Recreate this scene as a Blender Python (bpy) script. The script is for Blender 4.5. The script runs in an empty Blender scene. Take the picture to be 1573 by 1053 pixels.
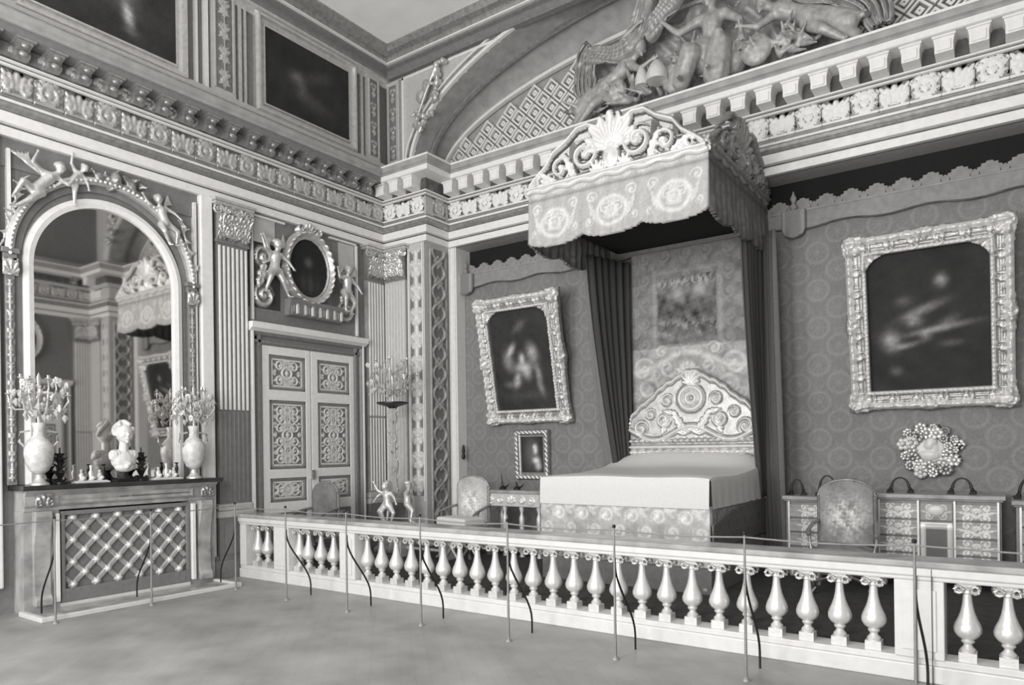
import bpy, math
import numpy as np
from mathutils import Matrix, Vector
PI = math.pi
SC = bpy.context.scene
COL = SC.collection
# ------------------------------------------------------------------ camera
cam = bpy.data.cameras.new('camera'); cam_ob = bpy.data.objects.new('camera', cam); COL.objects.link(cam_ob)
cam.sensor_width = 36; cam.lens = 36 * 1099 / 1573; cam.shift_x = 0.0003; cam.shift_y = 163.5 / 1573
cam.clip_start = .05; cam.clip_end = 100
cam_ob.matrix_world = (Matrix.Translation((9.4, 0, 1.8)) @ Matrix.Rotation(math.radians(35.2), 4, 'Z')
                       @ Matrix.Rotation(PI / 2, 4, 'X') @ Matrix.Rotation(math.radians(-.75), 4, 'Z'))
SC.camera = cam_ob
# ------------------------------------------------------------------ world, window light, exposure
W = bpy.data.worlds.new('sky'); SC.world = W; W.use_nodes = True
W.node_tree.nodes['Background'].inputs[0].default_value = (.9, .9, .9, 1)
W.node_tree.nodes['Background'].inputs[1].default_value = 1.0
for wx, pw in ((2.1, 260), (5.57, 300), (9.0, 260)):
    L = bpy.data.lights.new('window_daylight', 'AREA'); L.shape = 'RECTANGLE'; L.size = 1.9; L.size_y = 5.2
    L.energy = pw; L.color = (1, 1, 1)
    lo = bpy.data.objects.new('window_daylight', L); COL.objects.link(lo)
    lo.location = (wx, -2.02, 3.5); lo.rotation_euler = (PI / 2, 0, 0)   # local -Z looks to +Y
    lo.rotation_euler = (math.radians(90), 0, math.radians(0))
SC.view_settings.view_transform = 'Standard'; SC.view_settings.look = 'None'
SC.view_settings.gamma = 1; SC.view_settings.use_curve_mapping = False
SC.view_settings.exposure = 0.42

# ------------------------------------------------------------------ materials
MATS = {}
def srgb(v):
    v /= 255.0
    return v / 12.92 if v <= .04045 else ((v + .055) / 1.055) ** 2.4
def mk(name, g, rough=.6, metal=0., var=.12, scale=14., attr=False, bump=0., bscale=60., coat=0.):
    m = bpy.data.materials.new(name); m.use_nodes = True; nt = m.node_tree; N = nt.nodes; K = nt.links
    b = N['Principled BSDF']; b.inputs['Roughness'].default_value = rough; b.inputs['Metallic'].default_value = metal
    if coat: b.inputs['Coat Weight'].default_value = coat
    tc = N.new('ShaderNodeTexCoord'); nz = N.new('ShaderNodeTexNoise'); nz.inputs['Scale'].default_value = scale
    nz.inputs['Detail'].default_value = 3
    K.new(tc.outputs['Object'], nz.inputs['Vector'])
    mr = N.new('ShaderNodeMapRange'); K.new(nz.outputs['Fac'], mr.inputs['Value'])
    mr.inputs['From Min'].default_value = .3; mr.inputs['From Max'].default_value = .7
    mr.inputs['To Min'].default_value = g * (1 - var); mr.inputs['To Max'].default_value = g * (1 + var)
    out = mr.outputs['Result']
    if attr:
        at = N.new('ShaderNodeAttribute'); at.attribute_name = 'tone'
        mu = N.new('ShaderNodeMath'); mu.operation = 'MULTIPLY'
        K.new(out, mu.inputs[0]); K.new(at.outputs['Fac'], mu.inputs[1]); out = mu.outputs[0]
    cc = N.new('ShaderNodeCombineColor')
    m1 = N.new('ShaderNodeMath'); m1.operation = 'MULTIPLY'; m1.inputs[1].default_value = .985
    m2 = N.new('ShaderNodeMath'); m2.operation = 'MULTIPLY'; m2.inputs[1].default_value = .965
    K.new(out, m1.inputs[0]); K.new(out, m2.inputs[0])
    K.new(out, cc.inputs[0]); K.new(m1.outputs[0], cc.inputs[1]); K.new(m2.outputs[0], cc.inputs[2])
    K.new(cc.outputs[0], b.inputs['Base Color'])
    if bump:
        bp = N.new('ShaderNodeBump'); bp.inputs['Strength'].default_value = bump; bp.inputs['Distance'].default_value = .01
        n2 = N.new('ShaderNodeTexNoise'); n2.inputs['Scale'].default_value = bscale
        K.new(tc.outputs['Object'], n2.inputs['Vector']); K.new(n2.outputs['Fac'], bp.inputs['Height'])
        K.new(bp.outputs['Normal'], b.inputs['Normal'])
    MATS[name] = m
    return m
soffp = mk('soffit_paint', .34, .6, var=.15, scale=6)
white = mk('white_paint', .78, .5, var=.05)
cream = mk('cream_paint', .50, .5, var=.07)
grey_p = mk('grey_paint', .20, .5, var=.1)
dimp = mk('deep_grey_paint', .20, .5, var=.12)
marble = mk('veined_grey_marble', .34, .3, var=.35, scale=5)
wmarble = mk('white_marble', .64, .35, var=.04)
dmarble = mk('dark_marble', .10, .25, var=.4, scale=6)
gilt = mk('gilding', .62, .38, .55, var=.12, bump=.3)
giltd = mk('dark_gilding', .36, .38, .6, var=.2, bump=.3)
gilth = mk('bright_gilding', .72, .4, .3, var=.06)
bronze = mk('dark_bronze', .03, .35, .6, var=.3)
black = mk('black_iron', .015, .5, .3)
steel = mk('grey_iron', .26, .45, .3)
shelfm = mk('black_marble', .03, .25, var=.5, scale=6)
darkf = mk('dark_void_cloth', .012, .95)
carpet = mk('dark_carpet', .05, .95, var=.3, scale=8, bump=.5)
linen = mk('pale_silk', .64, .75, var=.03, scale=30)
toned = mk('painted_tone', 1.0, .55, var=.06, attr=True)
cloth = mk('woven_cloth', 1.0, .85, var=.1, scale=40, attr=True, bump=.4, bscale=200)
canvas = mk('oil_canvas', 1.0, .85, var=.15, scale=25, attr=True)
ceilm = mk('ceiling_plaster', .92, .9, var=.05, scale=2)
mirrorm = mk('mirror_glass', .68, .03, 1.0, var=.02, scale=2)
porc = mk('porcelain', .55, .2, var=.25, scale=12)

# floor material: pale parquet squares set on the diagonal
pf = mk('parquet', .2, .45, var=.3, scale=1.3)
nt = pf.node_tree; N = nt.nodes; K = nt.links; b = N['Principled BSDF']
tc = N.new('ShaderNodeTexCoord'); mp = N.new('ShaderNodeMapping'); mp.inputs['Rotation'].default_value[2] = PI / 4
K.new(tc.outputs['Object'], mp.inputs['Vector'])
br = N.new('ShaderNodeTexBrick'); K.new(mp.outputs['Vector'], br.inputs['Vector'])
br.inputs['Scale'].default_value = 1.0; br.inputs['Brick Width'].default_value = .9; br.inputs['Row Height'].default_value = .12
br.inputs['Mortar Size'].default_value = .004; br.inputs['Color1'].default_value = (.32, .315, .305, 1)
br.inputs['Color2'].default_value = (.30, .295, .285, 1); br.inputs['Mortar'].default_value = (.285, .28, .275, 1)
nz = N.new('ShaderNodeTexNoise'); nz.inputs['Scale'].default_value = 1.6; nz.inputs['Detail'].default_value = 6
K.new(tc.outputs['Object'], nz.inputs['Vector'])
mx = N.new('ShaderNodeMix'); mx.data_type = 'RGBA'; mx.blend_type = 'MULTIPLY'; mx.inputs[0].default_value = .7
rp = N.new('ShaderNodeValToRGB'); rp.color_ramp.elements[0].position = .3; rp.color_ramp.elements[1].position = .7
rp.color_ramp.elements[0].color = (.6, .6, .6, 1); rp.color_ramp.elements[1].color = (1.25, 1.25, 1.25, 1)
K.new(nz.outputs['Fac'], rp.inputs[0]); K.new(br.outputs['Color'], mx.inputs[6]); K.new(rp.outputs[0], mx.inputs[7])
K.new(mx.outputs[2], b.inputs['Base Color'])

# ------------------------------------------------------------------ object helpers
def tagp(o, label=None, cat=None, group=None, kind=None):
    if label: o['label'] = label
    if cat: o['category'] = cat
    if group: o['group'] = group
    if kind: o['kind'] = kind
    return o
def root(name, loc=(0, 0, 0), rz=0., **k):
    o = bpy.data.objects.new(name, None); COL.objects.link(o); o.location = loc; o.rotation_euler = (0, 0, rz)
    o.empty_display_size = .1
    return tagp(o, **k)
LEFT, RIGHT = PI / 2, -PI / 2          # rotation of things fixed to the left / right wall
def rawmesh(name, V, Q, mats, parent=None, midx=None, tone=None, smooth=False, loc=None, rz=None):
    me = bpy.data.meshes.new(name)
    V = np.asarray(V, dtype=np.float32); Q = np.asarray(Q, dtype=np.int32); n = len(Q); k = Q.shape[1]
    me.vertices.add(len(V)); me.vertices.foreach_set('co', V.ravel())
    me.loops.add(n * k); me.loops.foreach_set('vertex_index', Q.ravel())
    me.polygons.add(n); me.polygons.foreach_set('loop_start', np.arange(n, dtype=np.int32) * k)
    if not isinstance(mats, (list, tuple)): mats = [mats]
    for m in mats: me.materials.append(m)
    if midx is not None: me.polygons.foreach_set('material_index', np.asarray(midx, dtype=np.int32))
    me.polygons.foreach_set('use_smooth', np.full(n, bool(smooth)))
    if tone is not None:
        a = me.attributes.new('tone', 'FLOAT', 'POINT'); a.data.foreach_set('value', np.asarray(tone, dtype=np.float32))
    me.update(calc_edges=True); me.validate()
    return place(name, me, parent, loc, rz)
def place(name, me, parent=None, loc=None, rz=None):
    o = bpy.data.objects.new(name, me); COL.objects.link(o)
    if parent: o.parent = parent
    if loc is not None: o.location = loc
    if rz is not None: o.rotation_euler = (0, 0, rz)
    return o
class MB:
    def __init__(s): s.v = []; s.f = []; s.m = []
    def add(s, V, F, m=0):
        k = len(s.v); s.v += [tuple(p) for p in V]; s.f += [tuple(i + k for i in f) for f in F]; s.m += [m] * len(F); return s
    def box(s, x0, x1, y0, y1, z0, z1, m=0):
        V = [(x, y, z) for z in (z0, z1) for y in (y0, y1) for x in (x0, x1)]
        return s.add(V, [(0, 2, 3, 1), (4, 5, 7, 6), (0, 1, 5, 4), (2, 6, 7, 3), (0, 4, 6, 2), (1, 3, 7, 5)], m)
    def frus(s, c, a, b, z0, z1, m=0):            # square frustum, half sizes a (bottom) and b (top)
        V = [(c[0] + sx * h, c[1] + sy * h, z) for z, h in ((z0, a), (z1, b)) for sy in (-1, 1) for sx in (-1, 1)]
        return s.add(V, [(0, 2, 3, 1), (4, 5, 7, 6), (0, 1, 5, 4), (2, 6, 7, 3), (0, 4, 6, 2), (1, 3, 7, 5)], m)
    def lathe(s, prof, c=(0, 0, 0), n=16, rib=0, ramp=0., m=0, sx=1., sy=1., half=False):
        V = []; F = []; L = len(prof)
        for r, z in prof:
            for i in range(n):
                a = 2 * PI * i / n; rr = r * (1 + ramp * math.cos(rib * a)) if rib else r
                V.append((c[0] + rr * math.cos(a) * sx, c[1] + rr * math.sin(a) * sy, c[2] + z))
        for j in range(L - 1):
            for i in range(n):
                F.append((j * n + i, j * n + (i + 1) % n, (j + 1) * n + (i + 1) % n, (j + 1) * n + i))
        F.append(tuple(range(n))[::-1]); F.append(tuple((L - 1) * n + i for i in range(n)))
        return s.add(V, F, m)
    def tube(s, P, r, n=6, m=0, closed=False):
        P = [Vector(p) for p in P]; k = len(P); V = []; F = []
        if not isinstance(r, (list, tuple)): r = [r] * k
        up = Vector((0, 0, 1))
        for i, p in enumerate(P):
            t = (P[(i + 1) % k] - P[i - 1]) if closed else (P[min(i + 1, k - 1)] - P[max(i - 1, 0)])
            t.normalize(); a = t.cross(up)
            if a.length < .05: a = t.cross(Vector((0, 1, 0)))
            a.normalize(); b_ = t.cross(a)
            for j in range(n):
                q = 2 * PI * j / n; V.append(p + (a * math.cos(q) + b_ * math.sin(q)) * r[i])
        for i in range(k if closed else k - 1):
            i2 = (i + 1) % k
            for j in range(n): F.append((i * n + j, i * n + (j + 1) % n, i2 * n + (j + 1) % n, i2 * n + j))
        if not closed: F.append(tuple(range(n))); F.append(tuple((k - 1) * n + j for j in range(n))[::-1])
        return s.add(V, F, m)
    def prism(s, poly, y0, y1, m=0):               # poly in the xz plane, extruded along y
        k = len(poly); V = [(x, y0, z) for x, z in poly] + [(x, y1, z) for x, z in poly]
        F = [tuple(range(k)), tuple(range(2 * k - 1, k - 1, -1))] + [(i, i + k, (i + 1) % k + k, (i + 1) % k) for i in range(k)]
        return s.add(V, F, m)
    def mould(s, prof, x0, x1, m=0):               # prof = (out, z), extruded along x, out = -y
        k = len(prof); V = [(x0, -o, z) for o, z in prof] + [(x1, -o, z) for o, z in prof]
        F = [tuple(range(k)), tuple(range(2 * k - 1, k - 1, -1))] + [(i, i + k, (i + 1) % k + k, (i + 1) % k) for i in range(k)]
        return s.add(V, F, m)
    def vmould(s, prof, z0, z1, m=0):              # prof = (x, out), extruded along z
        k = len(prof); V = [(x, -o, z0) for x, o in prof] + [(x, -o, z1) for x, o in prof]
        F = [tuple(range(k)), tuple(range(2 * k - 1, k - 1, -1))] + [(i, i + k, (i + 1) % k + k, (i + 1) % k) for i in range(k)]
        return s.add(V, F, m)
    def sphere(s, c, r, n=10, m=0):
        rx, ry, rz = (r, r, r) if not isinstance(r, (list, tuple)) else r
        pr = [(math.sin(PI * i / (n // 2 + 1)), -math.cos(PI * i / (n // 2 + 1))) for i in range(1, n // 2 + 1)]
        V = [(c[0], c[1], c[2] - rz)]
        for r_, z in pr:
            for i in range(n): a = 2 * PI * i / n; V.append((c[0] + r_ * rx * math.cos(a), c[1] + r_ * ry * math.sin(a), c[2] + z * rz))
        V.append((c[0], c[1], c[2] + rz)); F = []
        for i in range(n): F.append((0, 1 + (i + 1) % n, 1 + i))
        for j in range(len(pr) - 1):
            for i in range(n):
                a = 1 + j * n; F.append((a + i, a + (i + 1) % n, a + n + (i + 1) % n, a + n + i))
        a = 1 + (len(pr) - 1) * n
        for i in range(n): F.append((a + i, a + (i + 1) % n, len(V) - 1))
        return s.add(V, F, m)
    def cap(s, p0, p1, r0, r1, n=8, m=0):          # a tapering limb of overlapping spheres
        p0 = Vector(p0); p1 = Vector(p1); L = (p1 - p0).length; k = max(2, int(L / (min(r0, r1) * .6)) + 1)
        for i in range(k + 1):
            t = i / k; s.sphere(p0.lerp(p1, t), r0 + (r1 - r0) * t, n, m)
        return s
    def build(s, name, mats, parent=None, smooth=False, bevel=0., loc=None, rz=None, autosm=None):
        me = bpy.data.meshes.new(name); me.from_pydata(s.v, [], s.f)
        if not isinstance(mats, (list, tuple)): mats = [mats]
        for m in mats: me.materials.append(m)
        me.polygons.foreach_set('material_index', s.m)
        import bmesh
        bm = bmesh.new(); bm.from_mesh(me); bmesh.ops.recalc_face_normals(bm, faces=bm.faces)
        if smooth:
            for f in bm.faces: f.smooth = True
            for e in bm.edges:
                if len(e.link_faces) == 2 and e.calc_face_angle(0) > math.radians(45): e.smooth = False
        bm.to_mesh(me); bm.free(); me.update()
        o = place(name, me, parent, loc, rz)
        if bevel:
            b_ = o.modifiers.new('bevel', 'BEVEL'); b_.width = bevel; b_.segments = 2; b_.limit_method = 'ANGLE'; b_.angle_limit = math.radians(50)
        return o
def blob(name, mb, voxel, mats, parent=None, loc=None, rz=None):
    """one continuous sculpted surface from overlapping lumps"""
    me = bpy.data.meshes.new(name); me.from_pydata(mb.v, [], mb.f)
    o = bpy.data.objects.new(name, me); COL.objects.link(o)
    r = o.modifiers.new('r', 'REMESH'); r.mode = 'VOXEL'; r.voxel_size = voxel; r.use_smooth_shade = True
    sm = o.modifiers.new('s', 'SMOOTH'); sm.factor = .5; sm.iterations = 2
    dg = bpy.context.evaluated_depsgraph_get(); dg.update()
    m2 = bpy.data.meshes.new_from_object(o.evaluated_get(dg))
    o.modifiers.clear(); o.data = m2; m2.name = name
    bpy.data.meshes.remove(me)
    if not isinstance(mats, (list, tuple)): mats = [mats]
    m2.materials.clear()
    for m in mats: m2.materials.append(m)
    m2.polygons.foreach_set('use_smooth', np.full(len(m2.polygons), True))
    if parent: o.parent = parent
    if loc is not None: o.location = loc
    if rz is not None: o.rotation_euler = (0, 0, rz)
    return o
def dup(o, loc=None, rz=None, parent=None, **k):
    c = o.copy(); COL.objects.link(c); c.parent = parent
    if parent is not None: c.matrix_parent_inverse = o.matrix_parent_inverse
    if loc is not None: c.location = loc
    if rz is not None: c.rotation_euler = (0, 0, rz)
    tagp(c, **k)
    for ch in [x for x in COL.objects if x.parent == o]: dup(ch, parent=c)
    return c
def again(o, name=None, loc=None, rz=None, parent='same'):   # a repeat of one part, sharing its mesh
    c = o.copy(); COL.objects.link(c); c.parent = o.parent if parent == 'same' else parent
    if loc is not None: c.location = loc
    if rz is not None: c.rotation_euler = (0, 0, rz)
    return c
# ---- carved relief and woven patterns: height and tone fields on a grid
def relief(name, x0, x1, z0, z1, res, H, mats, parent=None, mask=None, thr=None, T=None, y=0., loc=None, rz=None, smooth=True, skirt=True, warp=None):
    nx = max(2, int(round((x1 - x0) / res))); nz = max(2, int(round((z1 - z0) / res)))
    X, Z = np.meshgrid(np.linspace(x0, x1, nx + 1), np.linspace(z0, z1, nz + 1))
    h = H(X, Z) if callable(H) else np.full_like(X, H)
    h = np.maximum(h, 0) + 0 * X
    xs, ys, zs = X, y - h, Z
    if warp: xs, ys, zs = warp(X, y - h, Z)
    V = np.stack([xs, ys, zs], -1).reshape(-1, 3)
    idx = np.arange((nx + 1) * (nz + 1)).reshape(nz + 1, nx + 1)
    ok = np.ones((nz, nx), bool)
    Xc = (X[:-1, :-1] + X[1:, 1:]) / 2; Zc = (Z[:-1, :-1] + Z[1:, 1:]) / 2
    if mask is not None: ok = mask(Xc, Zc)
    hc = (h[:-1, :-1] + h[1:, 1:] + h[1:, :-1] + h[:-1, 1:]) / 4
    Q = np.stack([idx[:-1, :-1], idx[:-1, 1:], idx[1:, 1:], idx[1:, :-1]], -1)[ok]
    mi = (hc[ok] > thr).astype(int) if thr is not None else np.zeros(len(Q), int)
    tone = T(X, Z).ravel() + 0. if T is not None else None
    if skirt:
        nV = len(V)
        bx, by, bz = X, np.full_like(X, y), Z
        if warp: bx, by, bz = warp(X, by, Z)
        V = np.concatenate([V, np.stack([bx, by, bz], -1).reshape(-1, 3)])
        if tone is not None: tone = np.concatenate([tone, tone])
        P = np.pad(ok, 1)
        S = []
        c = P[1:-1, 1:-1]
        for nb, a, b_ in ((P[:-2, 1:-1], idx[:-1, :-1], idx[:-1, 1:]), (P[2:, 1:-1], idx[1:, 1:], idx[1:, :-1]),
                          (P[1:-1, :-2], idx[1:, :-1], idx[:-1, :-1]), (P[1:-1, 2:], idx[:-1, 1:], idx[1:, 1:])):
            e = c & ~nb
            S.append(np.stack([b_[e], a[e], a[e] + nV, b_[e] + nV], -1))
        S = np.concatenate(S)
        Q = np.concatenate([Q, S]); mi = np.concatenate([mi, np.zeros(len(S), int)])
    used = np.zeros(len(V), bool); used[Q.ravel()] = True
    new = np.cumsum(used) - 1
    return rawmesh(name, V[used], new[Q], mats, parent, mi, tone[used] if tone is not None else None, smooth, loc, rz)
def g(d, w): return np.exp(-(d / w) ** 2)
def sm(x, a, b_): t = np.clip((x - a) / (b_ - a), 0, 1); return t * t * (3 - 2 * t)
def spiral(X, Z, cx, cz, R, turns=1.6, hand=1, a0=0.):
    dx, dz = X - cx, Z - cz; r = np.hypot(dx, dz); th = np.arctan2(dz, dx)
    ph = turns * r / R - hand * th / (2 * PI) - a0
    d = np.abs((ph % 1) - .5) * 2
    return np.maximum(sm(d, .25, .9) * (1 - sm(r, R * .85, R * 1.05)), g(r, R * .22))
def fan(X, Z, cx, cz, R, n=7, spread=2.6, ang=PI / 2):
    dx, dz = X - cx, Z - cz; r = np.hypot(dx, dz); th = (np.arctan2(dz, dx) - ang + PI) % (2 * PI) - PI
    k = th / spread * n; pet = np.abs(np.cos(PI * k)) ** .7
    lim = R * (.72 + .28 * pet) * (1 - .35 * np.abs(th / spread * 2) ** 2)
    return (1 - sm(r, lim * .88, lim)) * (.35 + .65 * pet) * (np.abs(th) < spread / 2) * (.5 + .5 * np.clip(r / R, 0, 1))
def leafl(X, Z, cx, cz, L, wd, ang):
    c, s = math.cos(ang), math.sin(ang); u = (X - cx) * c + (Z - cz) * s; v = -(X - cx) * s + (Z - cz) * c
    t = np.clip(u / L, 0, 1); w_ = wd * np.sin(PI * t ** .8) * (.8 + .2 * np.cos(t * 26)) + 1e-4
    return (1 - sm(np.abs(v), w_ * .7, w_)) * (u > 0) * (u < L) * (.55 + .45 * np.clip(np.abs(v) / w_, 0, 1))
def ring(X, Z, cx, cz, R, w_, k=1.): return g(np.hypot((X - cx) / k, Z - cz) - R, w_)
def mxm(*a):
    r = a[0]
    for q in a[1:]: r = np.maximum(r, q)
    return r
def anthemion(w_, h, d):                      # one frieze motif of width w_, height h
    def H(X, Z):
        r = mxm(fan(X, Z, 0, h * .22, h * .72, 7, 3.0), spiral(X, Z, -w_ * .31, h * .34, h * .25, 1.5, 1), spiral(X, Z, w_ * .31, h * .34, h * .25, 1.5, -1, .5),
                leafl(X, Z, -w_ * .22, h * .12, h * .55, h * .11, 2.0), leafl(X, Z, w_ * .22, h * .12, h * .55, h * .11, PI - 2.0),
                g(Z - h * .09, h * .035) * .7, ring(X, Z, -w_ * .5, h * .72, h * .12, h * .05), ring(X, Z, w_ * .5, h * .72, h * .12, h * .05))
        return r * d
    return H
def candelab(w_, p, d):                       # vertical ornament strip, repeated every p
    def H(X, Z):
        z = Z % p
        return d * mxm(fan(X, z, 0, p * .1, w_ * .55, 5, 2.6), spiral(X, z, -w_ * .24, p * .68, w_ * .22, 1.4, 1), spiral(X, z, w_ * .24, p * .68, w_ * .22, 1.4, -1, .5),
                       g(X, w_ * .05) * .8, g(np.hypot(X, (z - p * .5)), w_ * .16), leafl(X, z, 0, p * .45, w_ * .5, w_ * .12, .7), leafl(X, z, 0, p * .45, w_ * .5, w_ * .12, PI - .7))
    return H
def guilloche(w_, p, d):
    def H(X, Z):
        t = Z / p * PI
        a = w_ * .36 * np.sin(t); l1 = g(X - a, w_ * .07); l2 = g(X + a, w_ * .07)
        z = (Z / p + .5) % 1 - .5
        dd = np.abs(X) / (w_ * .2) + np.abs(z * p) / (p * .27)
        dia = g(dd - 1, .25) * .8; ros = g(np.hypot(X, z * p), w_ * .08)
        edge = g(np.abs(X) - w_ * .47, w_ * .03)
        return d * mxm(l1, l2, dia, ros, edge)
    return H
def arabesque(w_, h, d):                      # ornament for a door panel centred on 0,0
    def H(X, Z):
        ax = np.abs(X); r = w_ * .17
        out = ring(X, Z, 0, 0, w_ * .16, w_ * .035) + g(np.hypot(X, Z), w_ * .07)
        n = max(1, int(round(h / (w_ * .62)))); step = h / (2 * n)
        for i in range(n):
            zc = step * (i + .62)
            if zc + r > h * .5: zc = h * .5 - r * 1.05
            for sg in (-1, 1):
                out = mxm(out, spiral(ax, Z, w_ * .24, sg * zc, r, 1.5, sg), leafl(ax, Z, 0.02, sg * (zc - r * .6), w_ * .36, w_ * .05, sg * .9), leafl(ax, Z, w_ * .05, sg * zc, w_ * .4, w_ * .045, sg * 1.5), leafl(ax, Z, w_ * .3, sg * zc, w_ * .2, w_ * .04, sg * .3), spiral(ax, Z, w_ * .40, sg * (zc - r * .9), w_ * .07, 1.3, -sg), fan(ax, sg * Z, w_ * .06, zc + r * .4, w_ * .16, 5, 2.4))
        return d * mxm(out, g(X, w_ * .018) * .8) * (np.abs(Z) < h * .48) * (ax < w_ * .47)
    return H
def fbm(X, Z, f=1., seed=0):
    r = np.random.RandomState(seed); o = 0
    for i in range(9):
        a, b_, p, q = r.uniform(-1, 1, 4); o = o + np.sin(f * (1 + i * .55) * (a * X * 2 + b_ * Z * 2) + p * 9) * np.cos(f * (1 + i * .4) * (q * X + a * Z) + b_ * 7) / (1 + i * .25)
    return o / 3.
def sweep(name, prof, plan, mat, parent=None, closedprof=True):
    """profile (out,z) mitred along a plan polyline; 'out' lies to the right of the travel direction"""
    P = [np.array(p, float) for p in plan]; n = len(P); V = []; k = len(prof)
    nor = []
    for i in range(n - 1):
        t = P[i + 1] - P[i]; t /= np.linalg.norm(t); nor.append(np.array([t[1], -t[0]]))
    for i in range(n):
        a = nor[max(i - 1, 0)]; b_ = nor[min(i, n - 2)]; m_ = a + b_; m_ = m_ / (m_ @ m_) * 2 if (m_ @ m_) > 1e-6 else a
        for o, z in prof: q = P[i] + m_ * o; V.append((q[0], q[1], z))
    F = []
    for i in range(n - 1):
        for j in range(k): F.append((i * k + j, (i + 1) * k + j, (i + 1) * k + (j + 1) % k, i * k + (j + 1) % k))
    mb = MB(); mb.add(V, F + [tuple(range(k)), tuple((n - 1) * k + j for j in range(k))])
    return mb.build(name, mat, parent)
def struct(o, label=None): return tagp(o, label=label, kind='structure')

# ================================================================== ROOM SHELL
RW = 11.15; YB = 10.35; ZC = 8.98
def sbox(name, x0, x1, y0, y1, z0, z1, mat, label=None, **k):
    return struct(MB().box(x0, x1, y0, y1, z0, z1).build(name, mat, **k), label)
sbox('floor', -.3, RW + .3, -2.5, 10.9, -.1, 0, pf, 'waxed parquet floor of the room')
sbox('ceiling', -.3, RW + .3, -2.5, 10.9, ZC, ZC + .2, ceilm, 'flat pale plaster ceiling')
wl = sbox('wall_left', -.3, 0, -2.5, YB, 0, ZC, grey_p, 'painted panelled wall with fireplace and double door')
wr = sbox('wall_right', RW, RW + .3, -2.5, YB, 0, ZC, grey_p, 'opposite wall seen only in the mirror')
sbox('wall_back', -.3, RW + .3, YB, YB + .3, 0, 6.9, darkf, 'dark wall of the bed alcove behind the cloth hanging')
# window wall behind the viewpoint
mb = MB()
wins = [(1.1, 3.1), (4.57, 6.57), (8.0, 10.0)]
xs = [0] + [v for w_ in wins for v in w_] + [RW]
for i in range(0, 8, 2): mb.box(xs[i], xs[i + 1], -2.4, -2.1, 0, ZC)
for a, b_ in wins: mb.box(a, b_, -2.4, -2.1, 0, .6); mb.box(a, b_, -2.4, -2.1, 6.2, ZC)
struct(mb.build('wall_front', cream), 'wall with three tall windows opposite the bed')
for i, (a, b_) in enumerate(wins):
    r = root('window_%d' % (i + 1), ((a + b_) / 2, -2.25, .6)); struct(r)
    f = MB()
    for x in (-1, .94): f.box(x, x + .06, -.05, .05, 0, 5.6)
    f.box(-.03, .03, -.05, .05, 0, 5.6)
    for z in (0, 1.1, 2.2, 3.3, 4.4, 5.54): f.box(-.97, .97, -.04, .04, z, z + .06)
    f.build('frame', white, r)
# corner piers of the alcove (left one in view)
for nm, x0, x1 in (('trim_1', 0, 1.03), ('trim_2', RW - 1.03, RW)):
    sbox(nm, x0, x1, 9.35, YB - .001, 0, 6.9, cream, 'projecting corner pier beside the bed alcove')
# frame of the alcove opening: white jambs and the wall over it
for nm, x0, x1 in (('trim_3', 1.03, 1.21), ('trim_4', RW - 1.21, RW - 1.03)):
    mb = MB().box(x0, x1, 9.95, YB, .12, 5.43)
    mb.box(x0 + .02, x0 + .05, 9.93, 9.95, .12, 5.43); mb.box(x1 - .05, x1 - .02, 9.93, 9.95, .12, 5.43)
    struct(mb.build(nm, white), 'flat white jamb framing the bed alcove')
sbox('trim_5', 1.03, RW - 1.03, 9.95, YB, 5.43, 6.9, cream, 'wall band carrying the cornice over the alcove')
# raised platform inside the balustrade
pl = MB().box(0, RW, 6.42, YB, 0, .12)
struct(pl.build('floor_platform', carpet), 'low carpeted platform behind the balustrade')

# ------------------------------------------------------------------ entablature
plan = [(0, -2.1), (0, 9.35), (1.03, 9.35), (1.03, 9.95), (RW - 1.03, 9.95), (RW - 1.03, 9.35), (RW, 9.35), (RW, -2.1)]
LP, BP, RP = plan[:2] + [(1.03, 9.35)], None, None
ent = root('trim_6'); struct(ent, 'long gilt and white entablature running round the room')
arch_prof = [(-.02, 5.43), (.08, 5.43), (.08, 5.535), (.055, 5.54), (.055, 5.56), (.12, 5.57), (.12, 5.69), (.10, 5.70), (-.02, 5.70)]
sweep('architrave', arch_prof, plan, white, ent)
sweep('architrave_groove', [(.03, 5.536), (.06, 5.536), (.06, 5.568), (.03, 5.568)], plan, dmarble, ent)
sweep('bead_moulding', [(-.02, 5.70), (.13, 5.70), (.16, 5.74), (.16, 5.78), (.13, 5.80), (.11, 5.86), (.07, 5.89), (-.02, 5.89)], plan, giltd, ent)
sweep('architrave_crown', [(.1, 5.80), (.15, 5.80), (.15, 5.83), (.1, 5.83)], plan, white, ent)
sweep('frieze_ground', [(-.02, 5.89), (.06, 5.89), (.06, 6.22), (-.02, 6.22)], plan, cream, ent)
sweep('bed_moulding', [(-.02, 6.21), (.08, 6.21), (.12, 6.24), (.14, 6.28), (.17, 6.28), (.17, 6.48), (-.02, 6.48)], plan, dmarble, ent)
sweep('fillet', [(.06, 6.215), (.135, 6.215), (.135, 6.235), (.06, 6.235)], plan, white, ent)
sweep('fillet_upper', [(.06, 6.25), (.175, 6.25), (.175, 6.27), (.06, 6.27)], plan, white, ent)
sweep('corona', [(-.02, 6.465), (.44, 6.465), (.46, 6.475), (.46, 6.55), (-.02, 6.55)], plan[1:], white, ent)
sweep('left_corona', [(-.02, 6.465), (.40, 6.465), (.42, 6.475), (.42, 6.55), (-.02, 6.55)], plan[:2], grey_p, ent)  # greyer than the back corona: the left wall's weaker light put into its colour
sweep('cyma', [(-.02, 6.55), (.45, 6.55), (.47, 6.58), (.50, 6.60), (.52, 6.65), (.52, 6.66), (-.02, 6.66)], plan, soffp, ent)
sweep('top_fillet', [(-.02, 6.66), (.54, 6.66), (.54, 6.69), (.2, 6.72), (-.02, 6.72)], plan[1:], white, ent)
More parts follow.
